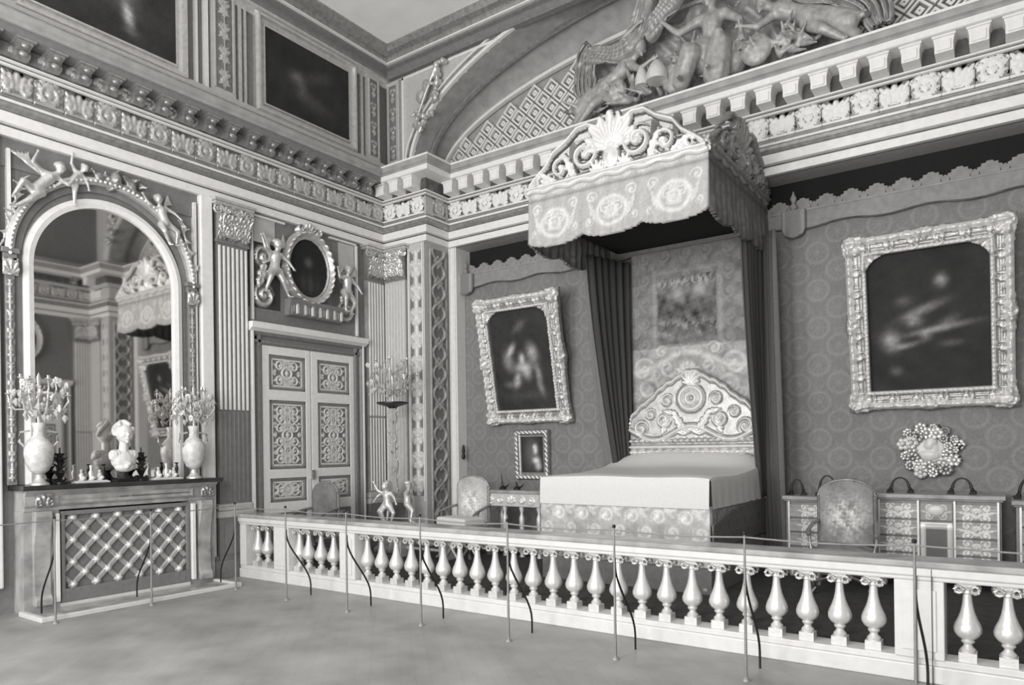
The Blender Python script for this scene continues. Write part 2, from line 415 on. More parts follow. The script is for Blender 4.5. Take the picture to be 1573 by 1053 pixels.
sweep('left_top_fillet', [(-.02, 6.66), (.50, 6.66), (.50, 6.69), (.2, 6.72), (-.02, 6.72)], plan[:2], giltd, ent)  # duller than the back fillet, weaker side light put into the colour
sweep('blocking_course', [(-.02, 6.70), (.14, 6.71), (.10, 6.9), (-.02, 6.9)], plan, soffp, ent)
# repeated carved motifs of the frieze (parts sharing one mesh)
fm = relief('frieze_palmette', -.165, .165, 0, .33, .0165, anthemion(.33, .33, .035), [giltd, white], ent, thr=.010, y=0)
fm2 = relief('frieze_scroll', -.165, .165, 0, .33, .0165, lambda X, Z: .035 * mxm(ring(X, Z, 0, .17, .09, .02), g(np.hypot(X, Z - .17), .045), spiral(np.abs(X), Z, .12, .25, .05, 1.3), leafl(X, Z, -.02, .06, .16, .04, 2.5), leafl(X, Z, .02, .06, .16, .04, .64), leafl(X, Z, 0, .2, .16, .05, PI / 2), leafl(X, Z, 0, .28, .14, .03, 2.8), leafl(X, Z, 0, .28, .14, .03, .34), g(Z - .03, .012) * .7), [giltd, white], ent, thr=.010, y=0)
fml = place('frieze_palmette', fm.data.copy(), ent); fml.data.materials[1] = gilt; fml.data.materials[0] = giltd
fml2 = place('frieze_scroll', fm2.data.copy(), ent); fml2.data.materials[1] = gilt; fml2.data.materials[0] = giltd
def run_motifs(A, B_, nx, ny, rz, a, b_, y_out, z, pitch=.335):
    A = np.array(A, float); B_ = np.array(B_, float); L = np.linalg.norm(B_ - A); n = int(round(L / pitch)); d = (B_ - A) / L
    for i in range(n):
        c = A + d * (L * (i + .5) / n); q = (c[0] + nx * y_out, c[1] + ny * y_out, z)
        again(a if i % 2 else b_, loc=q, rz=rz)
run_motifs((1.09, 9.95), (RW - 1.1, 9.95), 0, -1, 0, fm, fm2, .06, 5.9)
run_motifs((.06, 9.35), (1.06, 9.35), 0, -1, 0, fm, fm2, .06, 5.9)
run_motifs((0, 2.3), (0, 9.33), 1, 0, LEFT, fml, fml2, .06, 5.9)
run_motifs((1.03, 9.4), (1.03, 9.9), 1, 0, LEFT, fml, fml2, .06, 5.9)
run_motifs((RW, 6.0), (RW, 9.33), -1, 0, RIGHT, fml, fml2, .06, 5.9)
fm.location = (RW - .5, 9.29, 5.9); fm2.location = (RW - .2, 9.29, 5.9); fml.location = (RW - .06, 5.8, 5.9); fml.rotation_euler.z = RIGHT
fml2.location = (RW - .06, 5.47, 5.9); fml2.rotation_euler.z = RIGHT
# modillion brackets
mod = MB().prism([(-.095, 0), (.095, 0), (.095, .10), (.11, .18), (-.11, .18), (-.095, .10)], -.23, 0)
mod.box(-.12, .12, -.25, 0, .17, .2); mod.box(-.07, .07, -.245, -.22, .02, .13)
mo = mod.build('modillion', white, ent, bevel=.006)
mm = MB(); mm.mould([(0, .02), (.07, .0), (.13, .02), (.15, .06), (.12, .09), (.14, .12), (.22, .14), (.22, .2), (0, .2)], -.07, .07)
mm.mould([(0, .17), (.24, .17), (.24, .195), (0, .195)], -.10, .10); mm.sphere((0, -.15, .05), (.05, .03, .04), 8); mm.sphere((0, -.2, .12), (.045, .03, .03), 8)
mol = mm.build('modillion', giltd, ent, smooth=True)  # dark gilt version for the left wall, its dimness put into the colour
def run_mods(A, B_, nx, ny, rz, src, off=0.):
    A = np.array(A, float); B_ = np.array(B_, float); L = np.linalg.norm(B_ - A); n = max(1, int(round(L / .335))); d = (B_ - A) / L
    for i in range(n):
        c = A + d * (L * (i + .5) / n); again(src, loc=(c[0] + nx * .17, c[1] + ny * .17, 6.272), rz=rz)
run_mods((1.2, 9.95), (RW - 1.2, 9.95), 0, -1, 0, mo)
run_mods((.15, 9.35), (1.15, 9.35), 0, -1, 0, mo)
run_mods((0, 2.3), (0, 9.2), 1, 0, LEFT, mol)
mo.location = (RW - .5, 9.18, 6.272); mol.location = (RW - .17, 8.8, 6.272); mol.rotation_euler.z = RIGHT
# carved cyma above the left frieze
relief('carved_cyma', 2.3, 9.2, 6.285, 6.46, .02, lambda X, Z: .03 * mxm(spiral((X % .3) - .15, Z - 6.37, 0, 0, .08, 1.3), leafl((X % .3) - .15, Z - 6.37, -.14, -.06, .26, .04, .9)), [dimp, gilt], ent, thr=.012, loc=(.175, 0, 0), rz=LEFT)

# ------------------------------------------------------------------ attic storey
YA = 9.5
at = root('trim_7'); struct(at, 'attic storey with painting bays, arch and heavy crown moulding')
mb = MB()
# attic wall with the big arched recess (ellipse centre 5.575, half width 4.95, rise 2.1 from z 6.9)
CXA = 5.575
outer = [(CXA - 4.95 * math.cos(PI * i / 48), 6.9 + 1.98 * math.sin(PI * i / 48)) for i in range(49)]
V = []; F = []
for x, z in outer: V += [(x, YA, z), (x, YA, ZC)]
for i in range(48): F.append((2 * i, 2 * i + 2, 2 * i + 3, 2 * i + 1))
mb.add(V, F); mb.box(0, outer[0][0], YA, YA + .1, 6.9, ZC); mb.box(outer[-1][0], RW, YA, YA + .1, 6.9, ZC)
mb.build('arch_wall', cream, at)
# splayed soffit of the arch
inner = [(CXA - 5.02 * math.cos(PI * i / 48), 6.95 + 1.50 * math.sin(PI * i / 48)) for i in range(49)]
V = []; F = []
SG = 12
for i in range(49):
    for j in range(SG + 1):
        t = j / SG; s = math.sin(t * PI / 2); c = 1 - math.cos(t * PI / 2)
        V.append((outer[i][0] + (inner[i][0] - outer[i][0]) * c, YA + .85 * s, outer[i][1] + (inner[i][1] - outer[i][1]) * c))
for i in range(48):
    for j in range(SG): a = i * (SG + 1) + j; F.append((a, a + 1, a + SG + 2, a + SG + 1))
MB().add(V, F).build('arch_soffit', soffp, at, smooth=True)
def arcstrip(name, R0, R1, y0, y1, mat, a0=0., a1=PI, cz=6.9, par=at, base=(4.95, 1.98), n=64, cx=CXA):
    V = []; F = []
    for i in range(n + 1):
        t = a0 + (a1 - a0) * i / n; c_, s_ = math.cos(t), math.sin(t)
        for R, y in ((R0, y1), (R0, y0), (R1, y0), (R1, y1)): V.append((cx - (base[0] + R) * c_, y, cz + (base[1] + R) * s_))
    for i in range(n):
        for j in range(4): F.append((i * 4 + j, i * 4 + (j + 1) % 4, (i + 1) * 4 + (j + 1) % 4, (i + 1) * 4 + j))
    return MB().add(V, F).build(name, mat, par, smooth=True)
arcstrip('archivolt_band', 0, .06, YA - .06, YA + .02, white)
arcstrip('archivolt_bead', .06, .15, YA - .035, YA, giltd)
arcstrip('archivolt_fillet', .15, .18, YA - .05, YA, white)
arcstrip('soffit_fillet', -.06, 0, YA + .80, YA + .88, white, cz=6.95, base=(4.99, 1.48))
arcstrip('soffit_rib', -.02, .03, YA + .35, YA + .42, giltd, cz=6.92, base=(4.90, 1.80))
# coffered back of the recess
YL = YA + .88
def inl(x, z, m=0.): return ((x - CXA) / (5.02 - m)) ** 2 + (max(z - 6.95, 0) / (1.50 - m)) ** 2 < 1
V = []; F = []
for x, z in inner: V += [(x, YL + .06, z + .05), (x, YL + .06, 6.8)]
for i in range(48): F.append((2 * i, 2 * i + 2, 2 * i + 3, 2 * i + 1))
MB().add(V, F).build('coffer_ground', soffp, at)
cf = MB()
hs = .125
def dring(mb, R, r, y0, y1):
    P = [(0, -R), (R, 0), (0, R), (-R, 0)]; Qq = [(0, -r), (r, 0), (0, r), (-r, 0)]
    V = [(x, y0, z) for x, z in P] + [(x, y0 + .0, z) for x, z in Qq] + [(x, y1, z) for x, z in P] + [(x, y1, z) for x, z in Qq]
    F = []
    for i in range(4):
        j = (i + 1) % 4
        F += [(i, j, 4 + j, 4 + i), (i, 8 + i, 8 + j, j), (4 + i, 4 + j, 12 + j, 12 + i)]
    mb.add(V, F)
dring(cf, .150, .108, -.05, 0); dring(cf, .06, .015, -.03, 0)
cfo = cf.build('coffer', white, at)
k = 0
for i in range(-16, 17):
    for j in range(0, 14):
        x = CXA + i * .34 + (.17 if j % 2 else 0); z = 7.08 + j * .17
        # squares lean with the perspective of the shell: stay inside the arch
        if inl(x, z + .1, .1) and inl(x - .12, z, .1) and inl(x + .12, z, .1) and k < 280:
            if k == 0: cfo.location = (x, YL, z)
            else: again(cfo, loc=(x, YL, z))
            k += 1
# crown moulding under the ceiling
aplan = [(0, -2.1), (0, YA), (RW, YA), (RW, -2.1)]
sweep('crown_lower', [(-.02, 8.42), (.04, 8.42), (.06, 8.5), (.10, 8.53), (.10, 8.57), (-.02, 8.57)], aplan[:2], gilt, at)
sweep('crown_middle', [(-.02, 8.56), (.09, 8.56), (.13, 8.6), (.13, 8.68), (.2, 8.7), (.2, 8.74), (-.02, 8.74)], aplan[:2] + aplan[2:], dimp, at)
sweep('crown_upper', [(-.02, 8.74), (.24, 8.74), (.27, 8.8), (.27, 8.84), (.35, 8.88), (.4, 8.95), (.4, ZC), (-.02, ZC)], aplan, giltd, at)
sweep('crown_fillet', [(.19, 8.735), (.25, 8.735), (.25, 8.76), (.19, 8.76)], aplan, white, at)
sweep('attic_base', [(-.02, 6.88), (.16, 6.88), (.16, 6.93), (.1, 6.95), (.08, 7.0), (-.02, 7.0)], [(0, -2.1), (0, YA), (.6, YA)], cream, at)
# attic pilasters and panels along the left wall
def attic_pilaster(cx, w_, rz, loc0):
    r_ = MB().box(-w_ / 2, w_ / 2, -.07, 0, 7.0, 8.5).box(-w_ / 2 + .03, -w_ / 2 + .05, -.09, -.07, 7.06, 8.44).box(w_ / 2 - .05, w_ / 2 - .03, -.09, -.07, 7.06, 8.44)
    o = r_.build('attic_pilaster', cream, at, loc=loc0, rz=rz)
    relief('pilaster_ornament', -w_ / 2 + .06, w_ / 2 - .06, 0, 1.36, .02, candelab(w_ - .12, .34, .03), [grey_p, gilt], at, thr=.01, loc=(loc0[0] + (.071 if rz == LEFT else 0), loc0[1] - (.071 if rz == 0 else 0), 7.07), rz=rz)
attic_pilaster(0, .38, LEFT, (0, 6.12, 0)); attic_pilaster(0, .3, LEFT, (0, 9.08, 0)); attic_pilaster(0, .38, LEFT, (0, 2.9, 0))
attic_pilaster(0, .3, 0, (.2, YA, 0))
for y0, y1 in ((5.82, 5.88), (6.36, 6.42), (6.46, 6.5), (8.78, 8.84), (5.68, 5.72)):
    MB().box(0, .06, y0, y1, 7.0, 8.45).build('panel_moulding', white if y0 in (5.82, 5.68) else gilt, at)
# spandrel frame beside the arch
sp = MB()
sp.box(.40, .44, YA - .04, YA, 7.0, 8.52); sp.box(.40, 2.6, YA - .04, YA, 8.48, 8.52); 
sp.build('spandrel_moulding', white, at)
for sx in (1, -1):
    ang = []
    t = root('spandrel_trophy', (CXA - sx * 4.62, YA - .05, 7.95), 0, label='gilt trophy of leaves, trumpets and ribbons in the left arch spandrel' if sx == 1 else 'gilt trophy of leaves and ribbons in the far right arch spandrel', cat='relief')
    mb = MB()
    rs = np.random.RandomState(4)
    for k_ in range(16):
        a_ = rs.uniform(0, 2 * PI); x = sx * (rs.uniform(-.28, .02) + (k_ / 15.) * .62); z = -.5 + k_ / 15. * 1.05 + rs.uniform(-.06, .06)
        mb.cap((x - sx * .03, -.03, z), (x + .17 * math.cos(a_), -.12, z + .17 * math.sin(a_)), .05, .022, 6); mb.sphere((x + .06 * math.cos(a_), -.07, z + .06 * math.sin(a_)), .06, 7)
    mb.cap((-.2 * sx, -.08, -.45), (.35 * sx, -.12, .42), .02, .035, 6); mb.sphere((.38 * sx, -.12, .46), (.06, .05, .06))
    mb.sphere((-.02 * sx, -.06, .05), (.12, .08, .12)); mb.sphere((.1 * sx, -.06, .22), (.09, .07, .1))
    blob('relief_body', mb, .018, gilt, t)

# ================================================================== PILASTERS
def acanthus(mb, cx, z0, h, w_, y0, lean=0., m=0):
    V = []; F = []; nt_, nu = 7, 6
    for i in range(nt_ + 1):
        t = i / nt_; ww = w_ * .5 * (1 - .35 * t) * (1 - .25 * abs(math.sin(t * 9)))
        out = .01 + .11 * h / .25 * max(0, t - .45) ** 1.3 * 1.6; z = z0 + h * (t if t < .85 else .85 - (t - .85) * .9)
        for j in range(nu + 1):
            u = j / nu * 2 - 1; V.append((cx + u * ww + lean * t, y0 - out - .018 * (1 - u * u) - (.012 if j == nu // 2 else 0), z - .03 * abs(u) * t))
    for i in range(nt_):
        for j in range(nu): a = i * (nu + 1) + j; F.append((a, a + 1, a + nu + 2, a + nu + 1))
    k = len(V); V += [(x, y + .02, z) for x, y, z in V]; F += [tuple(q + k for q in f[::-1]) for f in F]
    mb.add(V, F, m)
def capital(par, w_, z0, h, out, mats):
    mb = MB()
    mb.box(-w_ / 2, w_ / 2, -out, 0, z0, z0 + h * .86)
    mb.box(-w_ / 2 - .02, w_ / 2 + .02, -out - .02, 0, z0 - .03, z0 + .02)
    bell = mb.build('bell', mats[1], par)
    def cH(X, Z):
        z = Z / h; o = 0
        for row, (zc, n_, hh) in enumerate(((.0, 3, .42), (.22, 4, .46))):
            for i in range(n_):
                cx = (i - (n_ - 1) / 2) * w_ / n_ * 1.05; o = np.maximum(o, fan(X, Z, cx, zc * h, hh * h, 7, 2.0) * (1 + .5 * row) * (.5 + .8 * np.clip((z - zc) / hh, 0, 1)))
        return .02 + .065 * o + .03 * z + .03 * spiral(np.abs(X), Z, w_ * .18, h * .76, h * .12, 1.4) + .015 * (fbm(X, Z, 40, 2) > .2)
    relief('acanthus_leaves', -w_ / 2 - .01, w_ / 2 + .01, 0, h * .86, .011, cH, [mats[1], mats[0]], par, thr=.045, loc=(0, -out, z0))
    vo = MB()
    for s in (-1, 1):
        P = []; 
        for i in range(26):
            t = i / 25; a = t * 3.6 * PI; r = .085 * (1 - t * .85)
            P.append((s * (w_ / 2 - .02 + r * math.cos(a) * -1 + .02), -out - .05, z0 + h * .74 + r * math.sin(a)))
        vo.tube([(s * .06, -out - .02, z0 + h * .42), (s * w_ * .2, -out - .03, z0 + h * .62)] + P, [.012, .018] + [.022 * (1 - .5 * i / 25) for i in range(26)], 6)
    vo.sphere((0, -out - .05, z0 + h * .9), (.06, .03, .05))
    vo.build('volutes', mats[0], par, smooth=True)
    ab = MB().box(-w_ / 2 - .07, w_ / 2 + .07, -out - .09, 0, z0 + h * .86, z0 + h * .93).box(-w_ / 2 - .09, w_ / 2 + .09, -out - .11, 0, z0 + h * .93, z0 + h)
    ab.build('abacus', mats[0], par, bevel=.008)
def pilaster(num, loc, rz, w_, label, out=.09, lower=grey_p, ff=white, low2=None):
    low2 = low2 or lower
    r = root('trim_%d' % num, loc, rz); struct(r, label)
    MB().box(-w_ / 2, w_ / 2, -out, 0, 1.0, 4.85).build('shaft', low2, r)
    fl = MB(); n = max(4, int(round(w_ / .072)))
    for i in range(n):
        x = -w_ / 2 + (i + .5) * w_ / n
        fl.vmould([(x - .017, out - .01), (x - .013, out + .018), (x + .013, out + .018), (x + .017, out - .01)], 2.42, 4.78)
    fl.build('flutes', ff, r)
    fl = MB()
    for i in range(n):
        x = -w_ / 2 + (i + .5) * w_ / n
        fl.vmould([(x - .017, out - .01), (x - .01, out + .01), (x + .01, out + .01), (x + .017, out - .01)], 1.1, 2.38)
    fl.build('stopped_flutes', ff if low2 is not lower else lower, r)
    b = MB().box(-w_ / 2 - .03, w_ / 2 + .03, -out - .03, 0, .96, 1.06).box(-w_ / 2 - .05, w_ / 2 + .05, -out - .05, 0, .86, .96)
    b.build('base', cream, r, bevel=.02)
    MB().box(-w_ / 2 - .04, w_ / 2 + .04, -out - .04, 0, .26, .86).box(-w_ / 2 + .04, w_ / 2 - .04, -out - .055, -out - .04, .34, .78).build('pedestal', lower, r)
    capital(r, w_, 4.85, .58, out, (gilt, grey_p))
    return r
p1 = pilaster(10, (0, 6.2, 0), LEFT, .5, 'tall fluted pilaster between the mirror and the double door')
p2 = pilaster(11, (0, 9.06, 0), LEFT, .40, 'fluted pilaster right of the double door, in the corner', low2=soffp)
p3 = pilaster(12, (.36, 9.35, 0), 0, .5, 'fluted pilaster on the corner pier behind the tall candle stand', ff=wmarble, low2=cream)
p4 = pilaster(13, (0, 2.75, 0), LEFT, .5, 'fluted pilaster left of the mirror')
struct(dup(p2, (RW, 9.06, 0), RIGHT), 'fluted pilaster of the opposite wall'); struct(dup(p3, (RW - .36, 9.35, 0), 0), 'fluted pilaster on the far corner pier')
struct(dup(p1, (RW, 6.2, 0), RIGHT), 'fluted pilaster of the opposite wall beside its door')
# ornament strip, lozenge strip on the corner pier
t = root('trim_14', (0, 9.35, 0)); struct(t, 'carved ornament strips on the corner pier')
MB().box(.66, 1.03, -.05, 0, .12, 5.43).build('pier_strip', cream, t)
relief('vertical_ornament', -.14, .14, 0, 4.3, .0165, candelab(.28, .42, .04), [cream, wmarble], t, thr=.012, loc=(.83, -.05, 1.0))
MB().box(.655, .675, -.075, -.05, .9, 5.4).box(.985, 1.005, -.075, -.05, .9, 5.4).build('strip_fillet', white, t)
relief('lozenge_chain', -.25, .25, 0, 4.9, .018, guilloche(.46, .36, .04), [dimp, gilt], t, thr=.012, loc=(1.035, .3, .45), rz=LEFT)
MB().box(1.03, 1.05, .02, .58, .12, .45).build('strip_foot', cream, t)
dup(t, (RW, 9.35, 0)).scale = (-1, 1, 1)

# ---- plinth along the left wall and broad light strips beside the mirror
struct(MB().box(0, .16, 5.72, 9.35, 0, .26).box(0, .12, 5.72, 9.35, .26, .32).build('baseboard_left', dimp), 'dark stone plinth under the left wall')
t = root('trim_15', (0, 0, 0)); struct(t, 'broad light vertical strips beside the arched mirror')
for y0 in (5.70, 3.08):
    MB().box(0, .1, y0, y0 + .19, .3, 5.43).build('strip', white, t, bevel=.02)
for y0 in (5.62, 3.36): MB().box(0, .07, y0, y0 + .035, 1.46, 5.3).build('fillet', white, t)

# ================================================================== FIREPLACE
fp = root('fireplace', (0, 4.57, 0), LEFT, label='grey marble fireplace with carved jambs below the arched mirror', cat='fireplace')
mb = MB()
mb.mould([(0, 1.40), (.40, 1.40), (.42, 1.42), (.42, 1.455), (0, 1.455)], -1.22, 1.22)
mb.build('mantel_shelf', shelfm, fp)
mb = MB()
mb.mould([(0, 1.16), (.29, 1.16), (.29, 1.2), (.31, 1.22), (.31, 1.33), (.34, 1.36), (.38, 1.40), (0, 1.40)], -1.17, 1.17)
mb.build('lintel', marble, fp, bevel=.004)
relief('lintel_panel', -.85, .85, -.05, .05, .02, lambda X, Z: .012 * (g(np.abs(Z) - .045, .01) + g(np.abs(X) - .83, .012)), [marble], fp, loc=(0, -.31, 1.275))
for s in (-1, 1):
    j = MB()
    j.box(s * 1.17, s * .80, -.27, 0, .0, 1.16) if s > 0 else j.box(-1.17, -.80, -.27, 0, 0, 1.16)
    jo = j.build('jamb', marble, fp)
    c = MB()   # scrolled console profile on each jamb
    c.vmould([(s * .84 - .03, .26), (s * .84 - .02, .33), (s * .84 + .02, .33), (s * .84 + .03, .26)], .1, 1.12)
    c.build('jamb_moulding', white, fp)
    c = MB()
    V = [];
    prof = [(.27, .08), (.36, .08), (.37, .16), (.33, .2), (.31, .5), (.32, .75), (.36, .95), (.39, 1.1), (.37, 1.16), (.27, 1.16)]
    c.mould(prof, s * 1.0 - .09, s * 1.0 + .09)
    c.build('console', marble, fp, bevel=.01)
    relief('console_ornament', -.09, .09, 0, .16, .01, lambda X, Z: .04 * mxm(fan(X, Z, 0, .02, .13, 5, 2.6), spiral(np.abs(X), Z, .05, .05, .05, 1.3)), [giltd], fp, thr=None, loc=(s * 1.0, -.375, 1.2))
# opening
MB().box(-.80, .80, -.1, 0, 0, 1.16).build('fire_opening', black, fp)
# hearth slab with light edge
hs_ = MB().box(-1.18, 1.12, -.84, -.27, 0, .03); hs_.build('hearth_slab', marble, fp)
MB().box(-1.2, 1.14, -.88, -.84, 0, .055).box(-1.24, -1.18, -.88, -.3, 0, .055).box(1.12, 1.18, -.88, -.3, 0, .055).box(-.80, .80, -.30, -.26, 0, .07).build('hearth_edge', wmarble, fp, bevel=.008)
# lattice screen standing in the opening
fs = root('fire_screen', (.24, 4.57, .07), LEFT, label='trellis fire screen with knobs at every crossing, filling the fireplace opening', cat='screen')
MB().box(-.79, .79, .0, .03, 0, 1.07).build('backing', dimp, fs)
fr_ = MB().box(-.79, -.75, -.06, 0, 0, 1.07).box(.75, .79, -.06, 0, 0, 1.07).box(-.75, .75, -.06, 0, 1.02, 1.07).box(-.75, .75, -.06, 0, 0, .16)
fr_.build('frame', grey_p, fs, bevel=.006)
px_, pz_ = .262, .262
def clip_line(x0, z0, dx, dz, bx0, bx1, bz0, bz1):
    ts = []
    lo, hi = -9, 9
    for p, d, a, b_ in ((x0, dx, bx0, bx1), (z0, dz, bz0, bz1)):
        t0, t1 = (a - p) / d, (b_ - p) / d; t0, t1 = min(t0, t1), max(t0, t1); lo, hi = max(lo, t0), min(hi, t1)
    return (lo, hi) if hi - lo > .05 else None
for sg in (1, -1):
    for i in range(-8, 9):
        x0 = i * px_; c = clip_line(x0 + .0, .59, px_, sg * pz_, -.75, .75, .16, 1.02)
        if not c: continue
        a = (x0 + px_ * c[0], .59 + sg * pz_ * c[0]); b_ = (x0 + px_ * c[1], .59 + sg * pz_ * c[1])
        mb = MB(); L_ = math.hypot(b_[0] - a[0], b_[1] - a[1]); nx_, nz_ = -(b_[1] - a[1]) / L_, (b_[0] - a[0]) / L_
        V = []
        for q in (a, b_):
            for wv, yy in ((-.033, -.012), (-.018, -.035 - .004 * sg), (.018, -.035 - .004 * sg), (.033, -.012)): V.append((q[0] + nx_ * wv, yy, q[1] + nz_ * wv))
        mb.add(V, [(0, 1, 5, 4), (1, 2, 6, 5), (2, 3, 7, 6), (3, 0, 4, 7), (0, 3, 2, 1), (4, 5, 6, 7)]); mb.build('slat', soffp, fs)
kn = None
for i in range(-6, 7):
    for j in range(-4, 5):
        if (i + j) % 2: continue
        x, z = i * px_ / 2 + 0, .59 + j * pz_ / 2
        if abs(x) > .73 or not .19 < z < 1.0: continue
        if kn is None:
            m_ = MB(); m_.sphere((0, -.04, 0), (.042, .03, .042), 8)
            for q in range(6): m_.sphere((.04 * math.cos(q * PI / 3), -.03, .04 * math.sin(q * PI / 3)), .018, 6)
            kn = m_.build('knob', gilth, fs, smooth=True, loc=(x, 0, z)); kn.scale = (.85, 1, .85)
        else: again(kn, loc=(x, 0, z))

# ================================================================== ARCHED MIRROR
mi = root('arched_mirror', (0, 4.47, 0), LEFT, label='tall round-arched mirror over the mantel reflecting the bed', cat='mirror')
V = [(-.86, -.02, 1.46), (.86, -.02, 1.46)] + [(.86 * math.cos(PI * i / 32), -.02, 4.03 + .86 * math.sin(PI * i / 32)) for i in range(33)]
MB().add(V + [(x, 0, z) for x, y, z in V], [tuple(range(len(V)))]).build('glass', mirrorm, mi)
def archband(name, par, r0, r1, o0, o1, zb, zs, mat, bev=0):
    P = [(-1, zb)] ; V = []; F = []
    path = [(-1, None)]
    pts = [(-1, 0, zb)] + [(-math.cos(PI * i / 40), math.sin(PI * i / 40), zs) for i in range(41)] + [(1, 0, zb)]
    for c_, s_, zz in pts:
        for r_, o in ((r0, o0), (r0, o1), ((r0 + r1) / 2, o1 + (o1 - o0) * .25), (r1, o1), (r1, o0)): V.append((r_ * c_, -o, zz + r_ * s_))
    n = len(pts)
    for i in range(n - 1):
        for j in range(5): F.append((i * 5 + j, i * 5 + (j + 1) % 5, (i + 1) * 5 + (j + 1) % 5, (i + 1) * 5 + j))
    return MB().add(V, F + [tuple(range(5)), tuple((n - 1) * 5 + j for j in range(5))]).build(name, mat, par, smooth=False)
archband('inner_frame', mi, .85, .96, 0, .06, 1.46, 4.03, white)
archband('frame_cove', mi, .96, 1.06, 0, .03, 1.46, 4.12, dimp)
archband('outer_bead', mi, 1.06, 1.15, 0, .09, 4.1, 4.1, gilt)
bd = MB()
for i in range(61):
    a = PI * i / 60; bd.sphere((1.105 * math.cos(a), -.12, 4.1 + 1.105 * math.sin(a)), .02, 6)
b_ = bd.build('pearl_row', white, mi, smooth=True)
for s in (-1, 1):
    m_ = MB().box(s * 1.1 - .07, s * 1.1 + .07, -.1, 0, 4.02, 4.1).box(s * 1.1 - .09, s * 1.1 + .09, -.12, 0, 4.1, 4.16).box(s * 1.1 - .05, s * 1.1 + .05, -.08, 0, 1.46, 4.02)
    m_.build('impost_pilaster', grey_p, mi, bevel=.006)
    relief('impost_capital', -.08, .08, 0, .2, .012, lambda X, Z: .05 * mxm(fan(X, Z, 0, 0, .19, 5, 2.2)), [gilt], mi, loc=(s * 1.1, -.1, 3.85))
    relief('leg_ornament', -.045, .045, 0, 2.3, .012, candelab(.09, .2, .02), [grey_p, gilt], mi, thr=.007, loc=(s * 1.1, -.081, 1.5))
struct(MB().box(0, .02, 3.3, 5.7, 5.1, 5.43).build('trim_16', grey_p), 'painted panel over the mirror arch')

# ================================================================== FIGURES (sculpture)
def figure(P, s=1., hair=True, wings=0, drape=(), extra=None):
    """P: joint name -> (x,y,z). One continuous body of tapering limbs; sizes for a head of unit h."""
    m = MB(); h = P.get('h', .15) * s
    q = {k: Vector(v) for k, v in P.items() if k != 'h'}
    hd = q['head']; f = (q.get('look', hd + Vector((0, -1, 0))) - hd).normalized()
    m.sphere(hd, (h * .40, h * .44, h * .5), 12); m.sphere(hd + f * h * .12 + Vector((0, 0, -h * .2)), (h * .3, h * .32, h * .3), 10)
    m.sphere(hd + f * h * .47 + Vector((0, 0, -h * .08)), h * .075, 6)               # nose
    sd = f.cross(Vector((0, 0, 1))); sd.normalize()
    for k in (-1, 1):
        m.sphere(hd + f * h * .38 + sd * k * h * .15 + Vector((0, 0, h * .1)), h * .09, 6)   # brow
        m.sphere(hd + f * h * .3 + sd * k * h * .22 + Vector((0, 0, -h * .18)), h * .13, 6)  # cheek
        m.sphere(hd + sd * k * h * .4 - Vector((0, 0, h * .03)), (h * .06, h * .1, h * .13), 6)
    m.sphere(hd + f * h * .36 + Vector((0, 0, -h * .3)), h * .07, 6); m.sphere(hd + f * h * .32 + Vector((0, 0, -h * .42)), h * .1, 6)
    if hair:
        for i in range(14):
            a = i * 2.4; b2 = .35 + .9 * ((i * 37) % 10) / 10.
            d = Vector((math.cos(a) * math.sin(b2), math.sin(a) * math.sin(b2), math.cos(b2))) - f * .35
            m.sphere(hd + d * h * .42, h * .15, 6)
    ch, pv = q['chest'], q['pelvis']
    m.cap(hd - Vector((0, 0, h * .4)), ch + (hd - ch) * .3, h * .2, h * .24)
    m.cap(q['shl'], q['shr'], h * .3, h * .3); m.cap(ch, (ch + pv) / 2, h * .52, h * .46); m.cap((ch + pv) / 2, pv, h * .46, h * .52)
    m.cap(q['hpl'], q['hpr'], h * .42, h * .42)
    for sd_ in 'lr':
        m.cap(q['sh' + sd_], q['el' + sd_], h * .25, h * .18); m.cap(q['el' + sd_], q['ha' + sd_], h * .18, h * .11)
        hv = (q['ha' + sd_] - q['el' + sd_]).normalized(); m.sphere(q['ha' + sd_] + hv * h * .1, h * .14, 6)
        for k in range(4):
            o = Vector((hv.z, 0, -hv.x)) * h * .07 * (k - 1.5); m.cap(q['ha' + sd_] + hv * h * .12 + o, q['ha' + sd_] + hv * h * (.34 + .04 * (k in (1, 2))) + o * 1.5 + Vector((0, -h * .04, 0)), h * .05, h * .04, 5)
        m.cap(q['ha' + sd_], q['ha' + sd_] + hv * h * .12 + Vector((hv.z, -.3, -hv.x)) * h * .2, h * .06, h * .045, 5)
        m.cap(q['hp' + sd_], q['kn' + sd_], h * .40, h * .27); m.cap(q['kn' + sd_], q['ft' + sd_], h * .26, h * .14)
        fv = q.get('toe' + sd_, q['ft' + sd_] + Vector((0, -h * .6, -h * .1))); m.cap(q['ft' + sd_], fv, h * .14, h * .1)
    for c0, c1, r0, r1 in drape: m.cap(c0, c1, r0, r1)
    return m
def wing(base, tip, w_, n=6, y=0.):
    m = MB(); b0 = Vector(base); t = Vector(tip)
    d = (t - b0); nrm = Vector((-d.z, 0, d.x)).normalized()
    for i in range(n):
        k = i / (n - 1); s0 = b0 + d * (.25 * k + .1); e = t + nrm * -w_ * (k * 1.3) - d * .38 * k
        m.cap(s0, e, .022, .010, 6)
    m.cap(b0, b0 + d * .5, .035, .025, 6)
    return m
